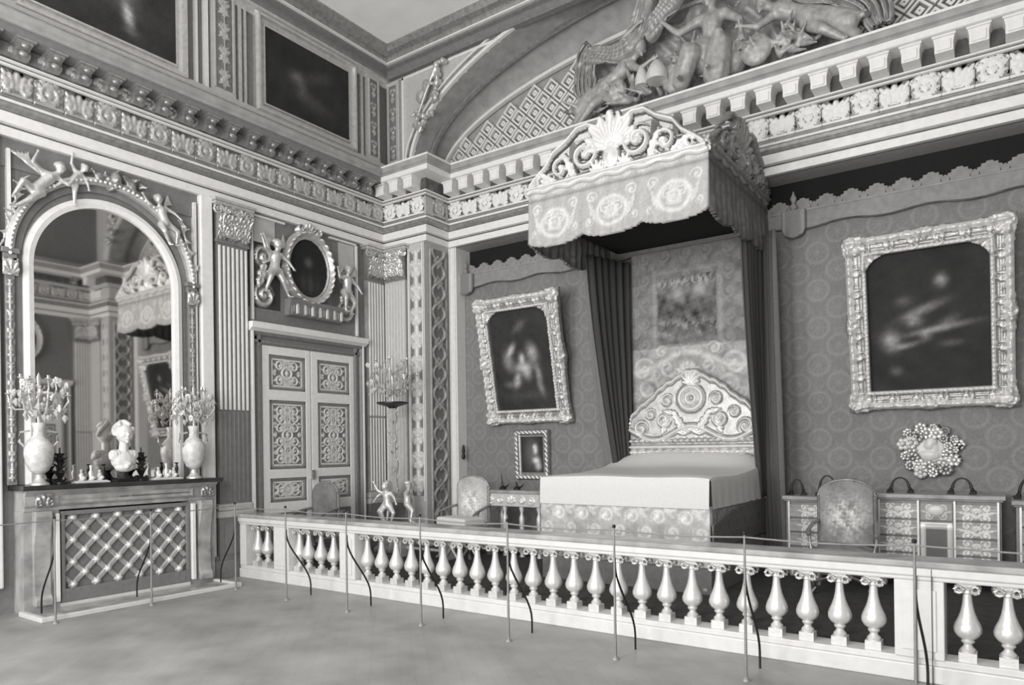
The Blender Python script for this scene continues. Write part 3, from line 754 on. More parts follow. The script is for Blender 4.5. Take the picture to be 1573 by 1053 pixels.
def putto(flip=1, lean=0., arm=1):
    f = flip
    return dict(h=.17, head=(f * .02, -.1, .62), look=(f * .3, -1, .5), chest=(0, -.07, .42), pelvis=(-f * .02, -.07, .22), shl=(-.09, -.07, .46), shr=(.09, -.07, .46),
                ell=(-.2, -.1, .42 + .1 * arm), elr=(.2, -.12, .38), hal=(-.27, -.12, .55 + .12 * arm), har=(.26, -.16, .28), hpl=(-.06, -.07, .2), hpr=(.06, -.07, .2),
                knl=(-.12 - f * .04, -.17, .08), knr=(.14 - f * .04, -.12, .06), ftl=(-.12 - f * .1, -.12, -.14), ftr=(.16 + f * .06, -.1, -.16))
def sculpture(name, label, cat, loc, rz, P, mat, s=1., wings=None, vox=.016, tilt=0., drape=(), group=None, extra=None, par=None):
    r = root(name, loc, rz, label=label, cat=None if par else cat, group=group)
    if par: r.parent = par
    r.scale = (s, s, s); r.rotation_euler = (0, tilt, rz)
    o = blob('body', figure(P, drape=drape), vox, mat, r)
    if wings:
        for w_ in wings: blob('wing', wing(*w_), .014, mat, r)
    if extra: extra(r)
    return r
# figures over the mirror arch: reclining pair on the left, one on the right, trophy in the middle
rec = dict(h=.16, head=(.30, -.13, .48), look=(.5, -1, .5), chest=(.16, -.1, .32), pelvis=(-.02, -.08, .14), shl=(.07, -.1, .38), shr=(.25, -.1, .34),
           ell=(-.05, -.14, .48), elr=(.38, -.14, .25), hal=(.02, -.16, .62), har=(.48, -.15, .38), hpl=(-.08, -.08, .13), hpr=(.04, -.08, .1),
           knl=(-.2, -.16, .2), knr=(-.12, -.14, -.02), ftl=(-.33, -.1, -.02), ftr=(-.34, -.1, -.16))
sculpture('winged_figure', 'gilt winged figure reclining on the left shoulder of the mirror arch', 'sculpture', (.06, 3.66, 4.78), LEFT, rec, gilt, .85, wings=[((.1, -.05, .36), (-.28, -.03, .62), .12)], tilt=-.1)
sculpture('winged_figure', 'gilt child with raised arm, upper of the two left of the arch crown', 'sculpture', (.04, 3.98, 4.98), LEFT, putto(1, arm=1), gilth, .62, tilt=.5)
sculpture('winged_figure', 'gilt winged figure clinging to the right shoulder of the mirror arch', 'sculpture', (.04, 5.22, 4.72), LEFT, putto(-1, arm=1), gilt, .78, wings=[((.06, -.03, .42), (.22, -.02, .72), .1)], tilt=-.25)
tr = root('arch_trophy', (.03, 4.55, 5.2), LEFT, label='gilt cluster of masks and foliage on the crown of the mirror arch', cat='relief')
mb = MB(); rs = np.random.RandomState(7)
for i in range(34):
    x = rs.uniform(-.36, .36); z = rs.uniform(-.06, .2) * (1 - abs(x)) ; a = rs.uniform(0, 6.28)
    mb.cap((x, -.02, z), (x + .08 * math.cos(a), -.09, z + .06 * math.sin(a)), .03, .015, 6)
mb.sphere((0, -.06, .08), (.07, .07, .1)); mb.sphere((0, -.13, .07), .018, 6); mb.sphere((.2, -.06, .05), (.06, .05, .07)); mb.sphere((-.2, -.06, .05), (.06, .05, .07))
blob('relief_body', mb, .014, giltd, tr)
for s in (-1, 1):      # foliage down the right and left spandrels
    tr = root('spandrel_foliage', (.03, 4.47 + s * 1.08, 4.62), LEFT, label='gilt foliage sprig on the mirror wall, right of the arch' if s > 0 else 'gilt foliage sprig on the mirror wall, left of the arch', cat='relief')
    mb = MB()
    for i in range(14):
        t = i / 13; x = s * (-.12 + .2 * t); z = .36 - .75 * t; a = rs.uniform(-1.2, 1.2) + (PI if i % 2 else 0)
        mb.cap((x, -.03, z), (x + .09 * math.cos(a), -.07, z + .09 * math.sin(a)), .022, .012, 6)
    mb.cap((s * -.12, -.04, .36), (s * .08, -.04, -.39), .02, .012, 6)
    blob('relief_body', mb, .014, gilt, tr)

# ================================================================== DOUBLE DOOR
dr = root('door_1', (0, 7.61, 0), LEFT); struct(dr, 'white double door with carved gilt panels in the left wall')
mb = MB()
prof = [(0, 0), (0, .07), (.03, .09), (.07, .09), (.08, .06), (.12, .06), (.15, .1), (.18, .1), (.19, 0)]
for s in (-1, 1):
    mb.vmould([(s * (.92 + x), o) for x, o in prof], .26, 3.62)
mb.build('jamb', grey_p, dr)
mb = MB()
for s in (-1, 1): mb.vmould([(s * 1.09, 0), (s * 1.09, .12), (s * 1.12, .12), (s * 1.12, 0)], .26, 3.62)
mb.build('jamb_fillet', white, dr)
MB().mould([(0, 3.43), (.06, 3.43), (.09, 3.46), (.09, 3.5), (.06, 3.51), (.06, 3.55), (.1, 3.58), (.1, 3.62), (0, 3.62)], -1.11, 1.11).build('lintel', dimp, dr)
MB().mould([(0, 3.62), (.12, 3.62), (.17, 3.66), (.19, 3.66), (.2, 3.75), (0, 3.75)], -1.16, 1.16).build('door_cornice', white, dr)
lf = root('door_leaf', (0, 0, 0)); lf.parent = dr
def leaf_door(x0, x1, nm_loc):
    L_ = root('door_leaf'); L_.parent = dr; L_.location = (nm_loc, 0, 0)
    w_ = x1 - x0
    MB().box(x0, x1, -.03, 0, .12, 3.43).build('leaf_board', white, L_)
    fr_ = MB()
    zs = [(.3, .85), (1.02, 1.39), (1.53, 2.6), (2.76, 3.3)]
    edges = [.12] + [v for z in zs for v in z] + [3.43]
    for i in range(0, len(edges), 2): fr_.box(x0 + .13, x1 - .09, -.065, -.03, edges[i], edges[i + 1])
    fr_.box(x0, x0 + .13, -.065, -.03, .12, 3.43).box(x1 - .09, x1, -.065, -.03, .12, 3.43)
    fr_.build('stiles', white, L_, bevel=.006)
    for z0, z1 in zs:
        a, b_ = x0 + .13, x1 - .09
        f2 = MB()
        for k_, (o, wd) in enumerate(((.055, .045),)):
            f2.box(a, a + wd, -o, -.03, z0, z1).box(b_ - wd, b_, -o, -.03, z0, z1).box(a, b_, -o, -.03, z0, z0 + wd).box(a, b_, -o, -.03, z1 - wd, z1)
        f2.build('panel_frame', dimp, L_, bevel=.01)
        f3 = MB(); a2, b2, c2, d2 = a + .06, b_ - .06, z0 + .06, z1 - .06
        for q in ((a2, a2 + .015, c2, d2), (b2 - .015, b2, c2, d2), (a2, b2, c2, c2 + .015), (a2, b2, d2 - .015, d2)): f3.box(q[0], q[1], -.045, -.03, q[2], q[3])
        f3.build('panel_fillet', white, L_)
        pw, ph = b_ - a - .14, z1 - z0 - .14
        relief('panel_ornament', -pw / 2, pw / 2, -ph / 2, ph / 2, .011, arabesque(pw, ph, .025), [grey_p, wmarble], L_, thr=.009, loc=((a + b_) / 2, -.031, (z0 + z1) / 2))
    MB().box((x1 if x0 < 0 else x0) - .03, (x1 if x0 < 0 else x0) + .03, -.1, -.065, 1.35, 1.5).build('lock_plate', giltd, L_) if x0 > -.1 else None
bpy.data.objects.remove(lf)
leaf_door(-.92, -.01, 0); leaf_door(.01, .92, 0)

# ---- over-door: oval portrait, putti, console
od = root('oval_portrait', (0, 7.60, 4.76), LEFT, label='dark oval portrait in a carved gilt frame over the double door', cat='painting')
def oval_mask(a, b_): return lambda X, Z: (X / a) ** 2 + (Z / b_) ** 2 < 1
V = [(.37 * math.cos(a), -.05, .46 * math.sin(a)) for a in np.linspace(0, 2 * PI, 41)[:-1]]
relief('portrait_canvas', -.38, .38, -.47, .47, .02, .005, [canvas], od, mask=oval_mask(.38, .47), y=-.05,
       T=lambda X, Z: .012 + .09 * g(np.hypot(X, Z - .1) / 1, .07) + .03 * g(np.hypot(X * .8, (Z + .25)), .16) * (1 + .5 * np.sin(X * 40)), skirt=False)
def ovf(X, Z):
    r = np.hypot(X / .42, Z / .51); a = np.arctan2(Z, X)
    return .09 * g(r - 1.1, .09) + .04 * g(r - 1.12, .05) * np.abs(np.cos(a * 14)) + .05 * g(r - .93, .03) + .01
relief('portrait_frame', -.56, .56, -.66, .66, .013, ovf, [gilt], od, mask=lambda X, Z: ((X / .38) ** 2 + (Z / .47) ** 2 > 1) & ((X / .52) ** 2 + (Z / .61) ** 2 < 1), y=-.04)
cr = relief('frame_crest', -.28, .28, 0, .22, .012, lambda X, Z: .09 * mxm(fan(X, Z, 0, 0, .2, 5, 2.4), spiral(np.abs(X), Z, .17, .05, .08, 1.4)), [gilt], od, loc=(0, -.05, .55), mask=lambda X, Z: (np.abs(X) < .26 * np.cos(np.clip(Z / .22, 0, 1) * 1.3)))
oc = root('overdoor_console', (0, 7.72, 3.95), LEFT, label='carved console band with fringe of drops under the oval portrait', cat='relief')
MB().mould([(0, 0), (.10, 0), (.12, .1), (.16, .22), (.16, .26), (0, .26)], -.55, .55).build('console_body', grey_p, oc)
relief('console_drops', -.52, .52, .01, .22, .012, lambda X, Z: .045 * np.abs(np.sin(X * 21)) ** .6 * sm(Z, .0, .05) * (.7 + .3 * np.sin(X * 42 + 1)), [dimp, gilth], oc, thr=.02, y=-.12)
sculpture('winged_putto', 'gilt winged child left of the oval portrait, wings raised', 'sculpture', (.05, 6.92, 4.38), LEFT, putto(1, arm=1), gilt, 1.0, wings=[((-.06, -.04, .46), (-.2, -.03, .78), .1), ((.06, -.04, .46), (.18, -.03, .82), .1)])
sculpture('winged_putto', 'gilt winged child right of the oval portrait, leaning outward', 'sculpture', (.05, 8.32, 4.3), LEFT, putto(-1, arm=0), gilt, .95, wings=[((.06, -.04, .46), (.2, -.03, .74), .1)], tilt=.12)
op = root('trim_17', (0, 7.61, 0), LEFT); struct(op, 'moulded frames of the over-door wall panel')
for (a, b_, c, d) in ((-1.0, -.62, 5.0, 5.38), (.66, 1.0, 4.75, 5.36)):
    MB().box(a, b_, -.02, 0, c, d).build('light_panel', cream, op)
m_ = MB()
for (a, b_, c, d) in ((-1.06, -1.03, 3.8, 5.4), (1.03, 1.06, 3.8, 5.4), (-1.06, -.45, 5.37, 5.4), (.45, 1.06, 5.37, 5.4)): m_.box(a, b_, -.05, 0, c, d)
m_.build('panel_moulding', white, op)
for s in (-1, 1):
    r_ = relief('garland', -.3, .3, -.5, .5, .015, lambda X, Z: .06 * mxm(spiral(X, Z, 0, .3, .16, 1.6), spiral(X, Z, 0, -.3, .18, 1.6, -1), leafl(X, Z, -.1, -.2, .5, .08, 1.3), fan(X, Z, .05, -.05, .16, 5, 3)), [grey_p, gilt], op, thr=.018, loc=(s * .82, 0, 4.5))
# the opposite wall shows in the mirror: its door and oval picture
struct(dup(dr, (RW, 7.61, 0), RIGHT), 'double door of the opposite wall, seen in the mirror')
for ch in list(COL.objects):
    if ch.name.startswith('door_1.'): ch.name = 'door_2'
dup(od, (RW, 7.60, 4.76), RIGHT, label='oval portrait of the opposite wall, seen only as a reflection in the mirror')
m2 = root('trim_18', (RW, 4.47, 0), RIGHT); struct(m2, 'arched frame of the opposite wall')
archband('arch_frame', m2, .85, .96, 0, .06, 1.0, 4.03, white); MB().box(-.85, .85, -.02, 0, 1.0, 4.03).build('arch_panel', cream, m2)

# ================================================================== PAINTINGS OF THE ATTIC
def rect_frame(par, w_, h_, b_, d, mats, y=0.):
    """mitred moulded frame, outer size w_ x h_, band b_"""
    prof = [(0, 0), (0, d * .6), (b_ * .15, d), (b_ * .35, d), (b_ * .45, d * .55), (b_ * .8, d * .4), (b_ * .86, d * .6), (b_, d * .6), (b_, 0)]
    V = []; k = len(prof)
    for sx, sz in ((-1, -1), (1, -1), (1, 1), (-1, 1)):
        for o, dd in prof: V.append((sx * (w_ / 2 - o), y - dd, sz * (h_ / 2 - o)))
    F = []
    for i in range(4):
        for j in range(k): F.append((i * k + j, ((i + 1) % 4) * k + j, ((i + 1) % 4) * k + (j + 1) % k, i * k + (j + 1) % k))
    return MB().add(V, F).build('frame', mats, par)
def picture(par, w_, h_, T, y=-.02, res=.02, mask=None):
    return relief('canvas', -w_ / 2, w_ / 2, -h_ / 2, h_ / 2, res, .004, [canvas], par, T=T, y=y, mask=mask)
def tones(base, spots, seed=0, mot=.5):
    def T(X, Z):
        o = base * (1 + mot * fbm(X * 2.2, Z * 2.2, 1.6, seed))
        for x, z, rx, rz_, a, v in spots:
            c, s = math.cos(a), math.sin(a); u = ((X - x) * c + (Z - z) * s) / rx; w_ = (-(X - x) * s + (Z - z) * c) / rz_
            o = o + v * np.exp(-(u * u + w_ * w_)) * (1 + .35 * fbm(X * 6, Z * 6, 3, seed + 3))
        return np.clip(o, .004, 1)
    return T
ap = root('framed_painting', (.0, 7.66, 7.74), LEFT, label='dark painting in a plain gilt frame, attic bay above the double door', cat='painting')
rect_frame(ap, 2.02, 1.52, .17, .12, gilt)
picture(ap, 1.72, 1.24, tones(.022, [(-.25, .05, .12, .09, .3, .10), (-.15, -.1, .1, .14, 0, .06), (.2, .2, .3, .1, .4, .03), (.1, -.25, .35, .12, -.2, .03)], 2), y=-.06)
ap = root('framed_painting', (.0, 4.5, 7.78), LEFT, label='dark wide painting in the attic above the mirror, cut by the top edge', cat='painting')
rect_frame(ap, 2.12, 1.66, .17, .12, gilt)
picture(ap, 1.8, 1.36, tones(.035, [(.25, -.3, .06, .13, .2, .5), (.22, -.05, .18, .2, 0, .08), (-.4, .1, .3, .2, .2, .06), (.3, -.5, .1, .05, 0, .06)], 5), y=-.06)

# ================================================================== WALL HANGING
wh = root('wall_hanging', (0, 10.2, .12), 0, label='grey damask wall hanging covering the whole back of the alcove', cat='tapestry')
def damask(base, amp, p=.66):
    def T(X, Z):
        o = 0
        for ox, oz in ((0, 0), (.5, .5)):
            x = ((X / p + ox) % 1 - .5) * p; z = ((Z / p + oz) % 1 - .5) * p; r = np.hypot(x, z)
            o = o + g(r - p * .27, p * .035) + .8 * g(r, p * .08) + .5 * g(r - p * .16, p * .03) * (np.cos(np.arctan2(z, x) * 8) > 0) + .6 * leafl(np.abs(x), z, .02, p * .3, p * .2, p * .05, 1.1)
        return np.clip(base * (1 + amp * o + .12 * fbm(X, Z, 2, 1)), 0, 1)
    return T
relief('damask_cloth', 1.21, RW - 1.21, 0, 4.74, .022, .006, [cloth], wh, T=damask(.21, .32, .5), smooth=True)
# pelmet along its top
pelm = mk('pelmet_cloth', .26, .9)
xs_ = np.linspace(1.22, RW - 1.22, 160); low = lambda x: -.03 + .022 * math.cos(x / .95 * 2 * PI)
pm = MB()
for i in range(159):
    a, b_ = xs_[i], xs_[i + 1]; pm.prism([(a, low(a)), (b_, low(b_)), (b_, .225), (a, .225)], -.045, 0)
pm.build('pelmet', pelm, wh, loc=(0, -.01, 4.64))
MB().tube([(x, -.05, low(x)) for x in xs_], .011, 6).build('pelmet_braid', dmarble, wh, smooth=True, loc=(0, -.01, 4.64))
MB().tube([(x, -.05, .2) for x in xs_[::4]], .010, 6).build('pelmet_cord', soffp, wh, smooth=True, loc=(0, -.01, 4.64))
n = int((RW - 2.44) / .3); tab = None
for i in range(n):
    x = 1.22 + (RW - 2.44) * (i + .5) / n
    if tab is None:
        tab = MB().prism([(-.10, 0), (.10, 0), (.10, .05), (.125, .06), (.125, .09), (.085, .10), (.085, .13), (.04, .13), (.03, .15), (-.03, .15), (-.04, .13), (-.085, .13), (-.085, .10), (-.125, .09), (-.125, .06), (-.10, .05)], -.03, 0).build('crest_tab', pelm, wh, loc=(x, -.01, 4.86))
        tb2 = MB().prism([(-.035, 0), (.035, 0), (.05, .05), (.0, .085), (-.05, .05)], -.03, 0).build('crest_point', MATS['pelmet_cloth'], wh, loc=(x + .15, -.01, 4.86))
    else: again(tab, loc=(x, -.01, 4.86)); (again(tb2, loc=(x + .15, -.01, 4.86)) if i < n - 1 else None)
# rounded corner drops with finials
for i, x in enumerate((1.32, 6.98, RW - 1.32)):
    r = root('corner_lambrequin', (x, 10.12, 4.76), 0, label=('rounded cloth drop with finial in the top left corner of the alcove', 'rounded cloth drop with finial on the hanging right beside the bed canopy', 'rounded cloth drop with finial in the far right corner of the alcove')[i], cat='hanging')
    relief('drop', -.15, .15, -.2, .2, .012, lambda X, Z: .05 + .03 * np.cos(X * 10), [cloth], r, T=lambda X, Z: .22 * (1 + .5 * g(np.abs(X) - .12, .02)), mask=lambda X, Z: (Z > -.02) | (np.hypot(X, (Z + .02)) < .15))
    f = MB().lathe([(.02, .2), (.05, .24), (.02, .3), (.045, .36), (.015, .42), (.005, .46)], (0, -.03, 0), 10); f.build('finial', MATS['pelmet_cloth'], r, smooth=True)

# ================================================================== CARVED FRAMES ON THE HANGING
def carved_painting(loc, w_, h_, ow, oh, tilt, label, T, ang_r, mat=gilth, dark=giltd, seed=0, b_=None):
    r = root('framed_painting', loc, 0, label=label, cat='painting'); r.rotation_euler = (tilt, 0, 0)
    # origin at bottom centre; outer w_ x h_, opening ow x oh with rounded upper corners
    zc = h_ / 2; R = ang_r
    def inside(X, Z):
        z = Z - zc; a = (np.abs(X) < ow / 2) & (np.abs(z) < oh / 2)
        cx, cz = ow / 2 - R, oh / 2 - R * .75
        return a & ~((np.abs(X) > cx) & (z > cz) & ((((np.abs(X) - cx) / R) ** 2 + ((z - cz) / (R * .75)) ** 2) > 1))
    def outer_(X, Z):
        z = Z - zc
        ex = w_ / 2 - .03 + .03 * g(z, .12) + .03 * g(np.abs(z) - h_ / 2 + .08, .14); ez = h_ / 2 - .03 + .03 * g(X, .14) + .03 * g(np.abs(X) - w_ / 2 + .08, .16)
        return (np.abs(X) < ex) & (np.abs(z) < ez)
    def H(X, Z):
        z = Z - zc; dx, dz = w_ / 2 - np.abs(X), h_ / 2 - np.abs(z); d = np.minimum(dx, dz)
        bw = (w_ - ow) / 2; t = d / bw; al = np.where(dx < dz, z, X)
        base = .05 + .055 * g(t - .28, .16) + .05 * g(t - .93, .12) + .02 * g(t - .62, .08)
        orn = .03 * np.abs(np.sin(al * 26)) * g(t - .3, .2) + .02 * np.abs(np.sin(al * 60)) * g(t - .93, .1) + .022 * mxm(spiral((al % .26) - .13, (t - .6) * .16, 0, 0, .07, 1.2))
        c = 0
        for sx in (-1, 1):
            for sz in (-1, 1):
                c = mxm(c, fan(X, z, sx * (w_ / 2 - .04), sz * (h_ / 2 - .04), .24, 7, 3.4, math.atan2(-sz, -sx)), spiral(X, z, sx * (w_ / 2 - .09), sz * (h_ / 2 - .09), .085, 1.3))
            c = mxm(c, fan(X, z, sx * (w_ / 2 - .01), 0, .16, 5, 2.6, PI if sx > 0 else 0), spiral(X, z, sx * (w_ / 2 - .07), 0, .07, 1.2))
            c = mxm(c, fan(X, z, 0, sx * (h_ / 2 - .01), .15, 5, 2.6, -PI / 2 if sx > 0 else PI / 2))
            # filled spandrels of the rounded opening
            c = mxm(c, .8 * fan(X, z, sx * (ow / 2 + .02), oh / 2 + .02, R * .9, 5, 2.0, math.atan2(-1, -sx)))
        return base + orn + .06 * c
    relief('frame', -w_ / 2, w_ / 2, 0, h_, .0115, H, [dark, mat], r, mask=lambda X, Z: outer_(X, Z) & ~inside(X, Z), thr=.078)
    relief('canvas', -ow / 2 - .03, ow / 2 + .03, zc - oh / 2 - .03, zc + oh / 2 + .03, .018, .02, [canvas], r, T=T, skirt=False)
    MB().box(-w_ / 2 + .05, w_ / 2 - .05, .0, .02, .05, h_ - .05).build('backboard', black, r)
    return r
tl = math.atan2(.42, 2.16)
carved_painting((2.64, 10.17, 2.22), 1.72, 2.2, 1.2, 1.68, tl, 'tall painting of a family group in a carved gilt frame, left of the bed',
                tones(.028, [(-.22, 1.28, .1, .05, .9, .45), (-.3, 1.08, .09, .14, .2, .22), (-.02, 1.12, .05, .08, 0, .5), (.2, 1.2, .09, .13, .3, .35), (0, .98, .16, .08, .1, .35), (-.15, .78, .06, .12, -.3, .35),
                             (.05, .88, .08, .1, .3, .3), (.28, .85, .05, .12, .2, .25), (.3, .62, .05, .12, .3, .18), (-.25, .7, .15, .06, 0, .12), (.0, 1.66, .14, .06, .6, .08), (0, .5, .4, .08, 0, .03)], 11), .3)
carved_painting((8.54, 10.17, 2.22), 1.80, 2.2, 1.28, 1.68, tl, 'large dark painting of a reclining group in a carved gilt frame, right of the bed',
                tones(.022, [(.15, 1.55, .06, .07, 0, .22), (-.05, 1.22, .22, .05, .35, .16), (-.15, 1.1, .08, .07, 0, .2), (.12, .98, .3, .035, .15, .2), (-.4, .88, .09, .11, .2, .26), (-.25, .8, .14, .03, .2, .2),
                             (-.02, .92, .06, .06, 0, .16), (.2, 1.05, .12, .05, .5, .1), (.25, .8, .1, .04, 0, .06), (-.35, .5, .06, .05, 0, .1), (-.25, 1.34, .08, .06, 0, .07)], 17), .3)
# small portrait above the table
sp_ = root('framed_portrait', (2.68, 10.175, 1.70), 0, label='small profile portrait in a flat gilt frame, low on the hanging beside the bed', cat='painting')
sp_.rotation_euler = (.04, 0, 0)
rect_frame(sp_, .68, .84, .115, .08, giltd)
relief('frame_ornament', -.33, .33, -.41, .41, .011, lambda X, Z: .07 + .02 * np.abs(np.sin((X + Z) * 38)), [giltd, gilt], sp_, mask=lambda X, Z: (np.maximum(np.abs(X) / .30, np.abs(Z) / .38) > .93) & (np.maximum(np.abs(X) / .325, np.abs(Z) / .405) < 1), thr=.08)
picture(sp_, .47, .63, tones(.02, [(-.02, .02, .14, .26, 0, .10), (.06, .08, .04, .07, 0, .7), (.04, .14, .035, .03, .4, .35), (.07, -.1, .06, .05, 0, .8), (.11, -.2, .05, .06, 0, .6)], 3, .2), y=-.03, res=.012)
# dark wall bracket on the jamb side
br_ = root('wall_bracket', (1.215, 10.05, 1.72), 0, label='small black bell pull bracket on the alcove jamb', cat='bracket')
MB().lathe([(.02, -.1), (.035, -.04), (.02, 0), (.03, .05), (.015, .16)], (.03, 0, 0), 8).build('bracket_body', black, br_, smooth=True)
# oval medallion of carved flowers
md = root('oval_medallion', (8.53, 10.185, 1.72), 0, label='carved wreath of flowers and figures round a pale portrait relief, under the large painting', cat='medallion')
MB().lathe([(.02, 0), (.27, 0), (.27, .04), (.02, .04)], n=28).build('backing', bronze, md).rotation_euler = (PI / 2, 0, 0)
rs = np.random.RandomState(21); fl_m = None
for i in range(26):
    a = 2 * PI * i / 13 + (.24 if i >= 13 else 0); R = .27 if i < 13 else .20
    if fl_m is None:
        fl_m = []
        for v in range(3):
            m_ = MB(); m_.sphere((0, -.05, 0), .022, 6)
            for q in range(6 + v): m_.sphere((.042 * math.cos(q * 6.28 / (6 + v)), -.035, .042 * math.sin(q * 6.28 / (6 + v))), (.026, .016, .026), 6)
            fl_m.append(m_.build('flower', (gilth, gilt, giltd)[v], md, smooth=True))
        for v, a_ in ((0, .2), (1, 2.4), (2, 4.4)): fl_m[v].location = (.315 * math.cos(a_), -.01, .315 * math.sin(a_))
    o = again(fl_m[i % 3], loc=(R * math.cos(a) * 1.03, -.03, R * math.sin(a) * 1.05)); s_ = rs.uniform(.7, 1.35); o.scale = (s_,) * 3
    o.rotation_euler = (rs.uniform(-.4, .4), rs.uniform(0, 6), rs.uniform(-.4, .4))
m_ = MB()
for i in range(22):
    a = rs.uniform(0, 2 * PI); R = rs.uniform(.17, .29); m_.cap((R * math.cos(a), -.03, R * math.sin(a)), ((R + .08) * math.cos(a + .3), -.075, (R + .08) * math.sin(a + .3)), .024, .01, 6)
blob('leaves', m_, .012, bronze, md)
m_ = MB(); m_.sphere((0, -.05, .06), (.055, .05, .07), 10); m_.sphere((-.045, -.06, .05), .016, 6); m_.sphere((0, -.04, -.06), (.12, .05, .07), 10); m_.sphere((.02, -.05, .1), (.07, .05, .06), 8); m_.sphere((.05, -.04, .02), (.05, .04, .08), 8); m_.sphere((0, -.03, 0), (.17, .03, .17), 14)
blob('portrait_relief', m_, .01, wmarble, md)

# ================================================================== STATE BED
bed = root('state_bed', (5.45, 9.0, .12), 0, label='royal canopy bed with pale silk cover, carved headboard and dark curtains', cat='bed')
BX0, BX1, BY0, BY1 = -1.13, 1.13, -1.15, 1.12
# mattress and cover
mb = MB(); mb.box(BX0 + .06, BX1 - .06, BY0 + .06, BY1, .35, 1.3); mb.build('mattress', linen, bed, bevel=.03)
def covtop():
    nx, ny = 40, 44; V = []; F = []
    xs_ = np.linspace(BX0, BX1, nx + 1); ys_ = np.linspace(BY0, BY1, ny + 1)
    rows = []
    for j, y in enumerate(ys_):
        for i, x in enumerate(xs_):
            t = (y - BY0) / (BY1 - BY0)
            z = 1.345 + .05 * sm(t, .35, .9) + .22 * math.exp(-((t - .93) / .12) ** 2) * (1 - abs(x / BX1) ** 4 * .6) + .006 * math.sin(x * 5 + y * 3)
            z -= .02 * (abs(x) / BX1) ** 8 + .02 * (1 - min(1, t * 12)) ** 2
            V.append((x, y, z))
    for j in range(ny):
        for i in range(nx): a = j * (nx + 1) + i; F.append((a, a + 1, a + nx + 2, a + nx + 1))
    # skirts of the cover: front and both sides
    def drop(idx, nrm):
        k0 = len(V)
        for r_, (dz, o) in enumerate(((-.04, .015), (-.18, .02), (-.375, .03))):
            for q, a in enumerate(idx):
                x, y, z = V[a]; w_ = .006 * math.sin(q * 1.3) * (r_ / 2); V.append((x + nrm[0] * (o + w_), y + nrm[1] * (o + w_), (1.345 + dz) if r_ else z - .03))
        prev = list(idx)
        for r_ in range(3):
            cur = [k0 + r_ * len(idx) + q for q in range(len(idx))]
            for q in range(len(idx) - 1): F.append((prev[q], prev[q + 1], cur[q + 1], cur[q]))
            prev = cur
    drop(list(range(nx + 1)), (0, -1)); drop([j * (nx + 1) for j in range(ny + 1)], (-1, 0)); drop([j * (nx + 1) + nx for j in range(ny + 1)], (1, 0))
    return MB().add(V, F).build('coverlet', linen, bed, smooth=True)
cv = covtop()
def brocade(base, amp, seed=0):
    def T(X, Z):
        p = .34; o = 0
        for ox, oz, k in ((0, 0, 1), (.5, .5, -1)):
            x = ((X / p + ox) % 1 - .5) * p; z = ((Z / p + oz) % 1 - .5) * p
            o = o + spiral(x, z, 0, 0, p * .3, 1.5, k) + leafl(x, z, -.1, -.05, .2, .04, .8 * k)
        return np.clip(base * (1 + amp * (o - .5) + .25 * fbm(X, Z, 7, seed)), .01, 1)
    return T
# embroidered valance below the cover
vf = lambda X, Z: .012 + .012 * (np.sin(X * 17) * .5 + .5) + .006 * np.abs(np.sin(X * 40 + Z * 9))
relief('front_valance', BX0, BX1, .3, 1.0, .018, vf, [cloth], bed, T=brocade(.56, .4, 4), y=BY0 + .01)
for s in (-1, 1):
    relief('side_valance', -1.13, 1.13, .3, 1.0, .02, vf, [cloth], bed, T=brocade(.30, .4, 6), loc=(s * (BX1 - .01), 0, 0), rz=s * PI / 2)  # side cloth toned below the front one: shade put into the colour
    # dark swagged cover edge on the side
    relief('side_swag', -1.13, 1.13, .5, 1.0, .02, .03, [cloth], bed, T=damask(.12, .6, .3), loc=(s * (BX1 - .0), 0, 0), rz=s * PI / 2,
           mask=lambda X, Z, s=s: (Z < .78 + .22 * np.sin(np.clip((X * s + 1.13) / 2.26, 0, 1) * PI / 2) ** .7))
MB().box(BX0, BX1, BY0 + .02, BY1, 0, .32).build('bed_base', dimp, bed)
rl = MB()
for sx in (-1, 1):
    rl.lathe([(.05, 0), (.07, .05), (.04, .12), (.06, .2), (.05, .3)], (sx * 1.05, BY0 + .08, 0), 10)
rl.build('feet', gilt, bed, smooth=True)
# headboard
def hb_top(X):
    a = np.abs(X)
    return np.interp(a, [0, .1, .25, .35, .5, .62, .78, .95, 1.0], [1.14, 1.12, 1.02, .98, .88, .76, .66, .50, .25]) + .02 * np.abs(np.sin(a * 22))
def hbH(X, Z):
    a = np.abs(X)
    o = mxm(ring(X, Z, 0, .72, .16, .035, 1.05), ring(X, Z, 0, .72, .07, .03), fan(X, Z, 0, .92, .2, 7, 3), spiral(a, Z, .78, .3, .12, 1.4), spiral(a, Z, .42, .42, .12, 1.5, -1), spiral(a, Z, .36, .7, .1, 1.3),
            spiral(a, Z, .62, .5, .09, 1.3), g(Z - (.22 + .1 * np.cos(a * 5.5)), .03), leafl(a, Z, .1, .25, .35, .07, 1.0), leafl(a, Z, .45, .2, .3, .06, 1.9), leafl(a, Z, .2, .5, .25, .05, .2), fan(a, Z, .12, .18, .2, 5, 2.4),
            g(Z - (hb_top(X) - .04), .03), g(Z - .02, .02), g(Z - .11, .018) * (.6 + .4 * np.sin(X * 70)), g(Z + .06, .03) * (.7 + .3 * np.sin(X * 45)))
    return .03 + .06 * o
hb = relief('headboard', -.98, .98, -.12, 1.16, .0115, hbH, [giltd, gilth], bed, mask=lambda X, Z: Z < hb_top(X), thr=.048, loc=(.12, .98, 1.66))
MB().box(-.86, 1.10, .98, 1.05, 1.2, 2.0).build('headboard_back', giltd, bed)
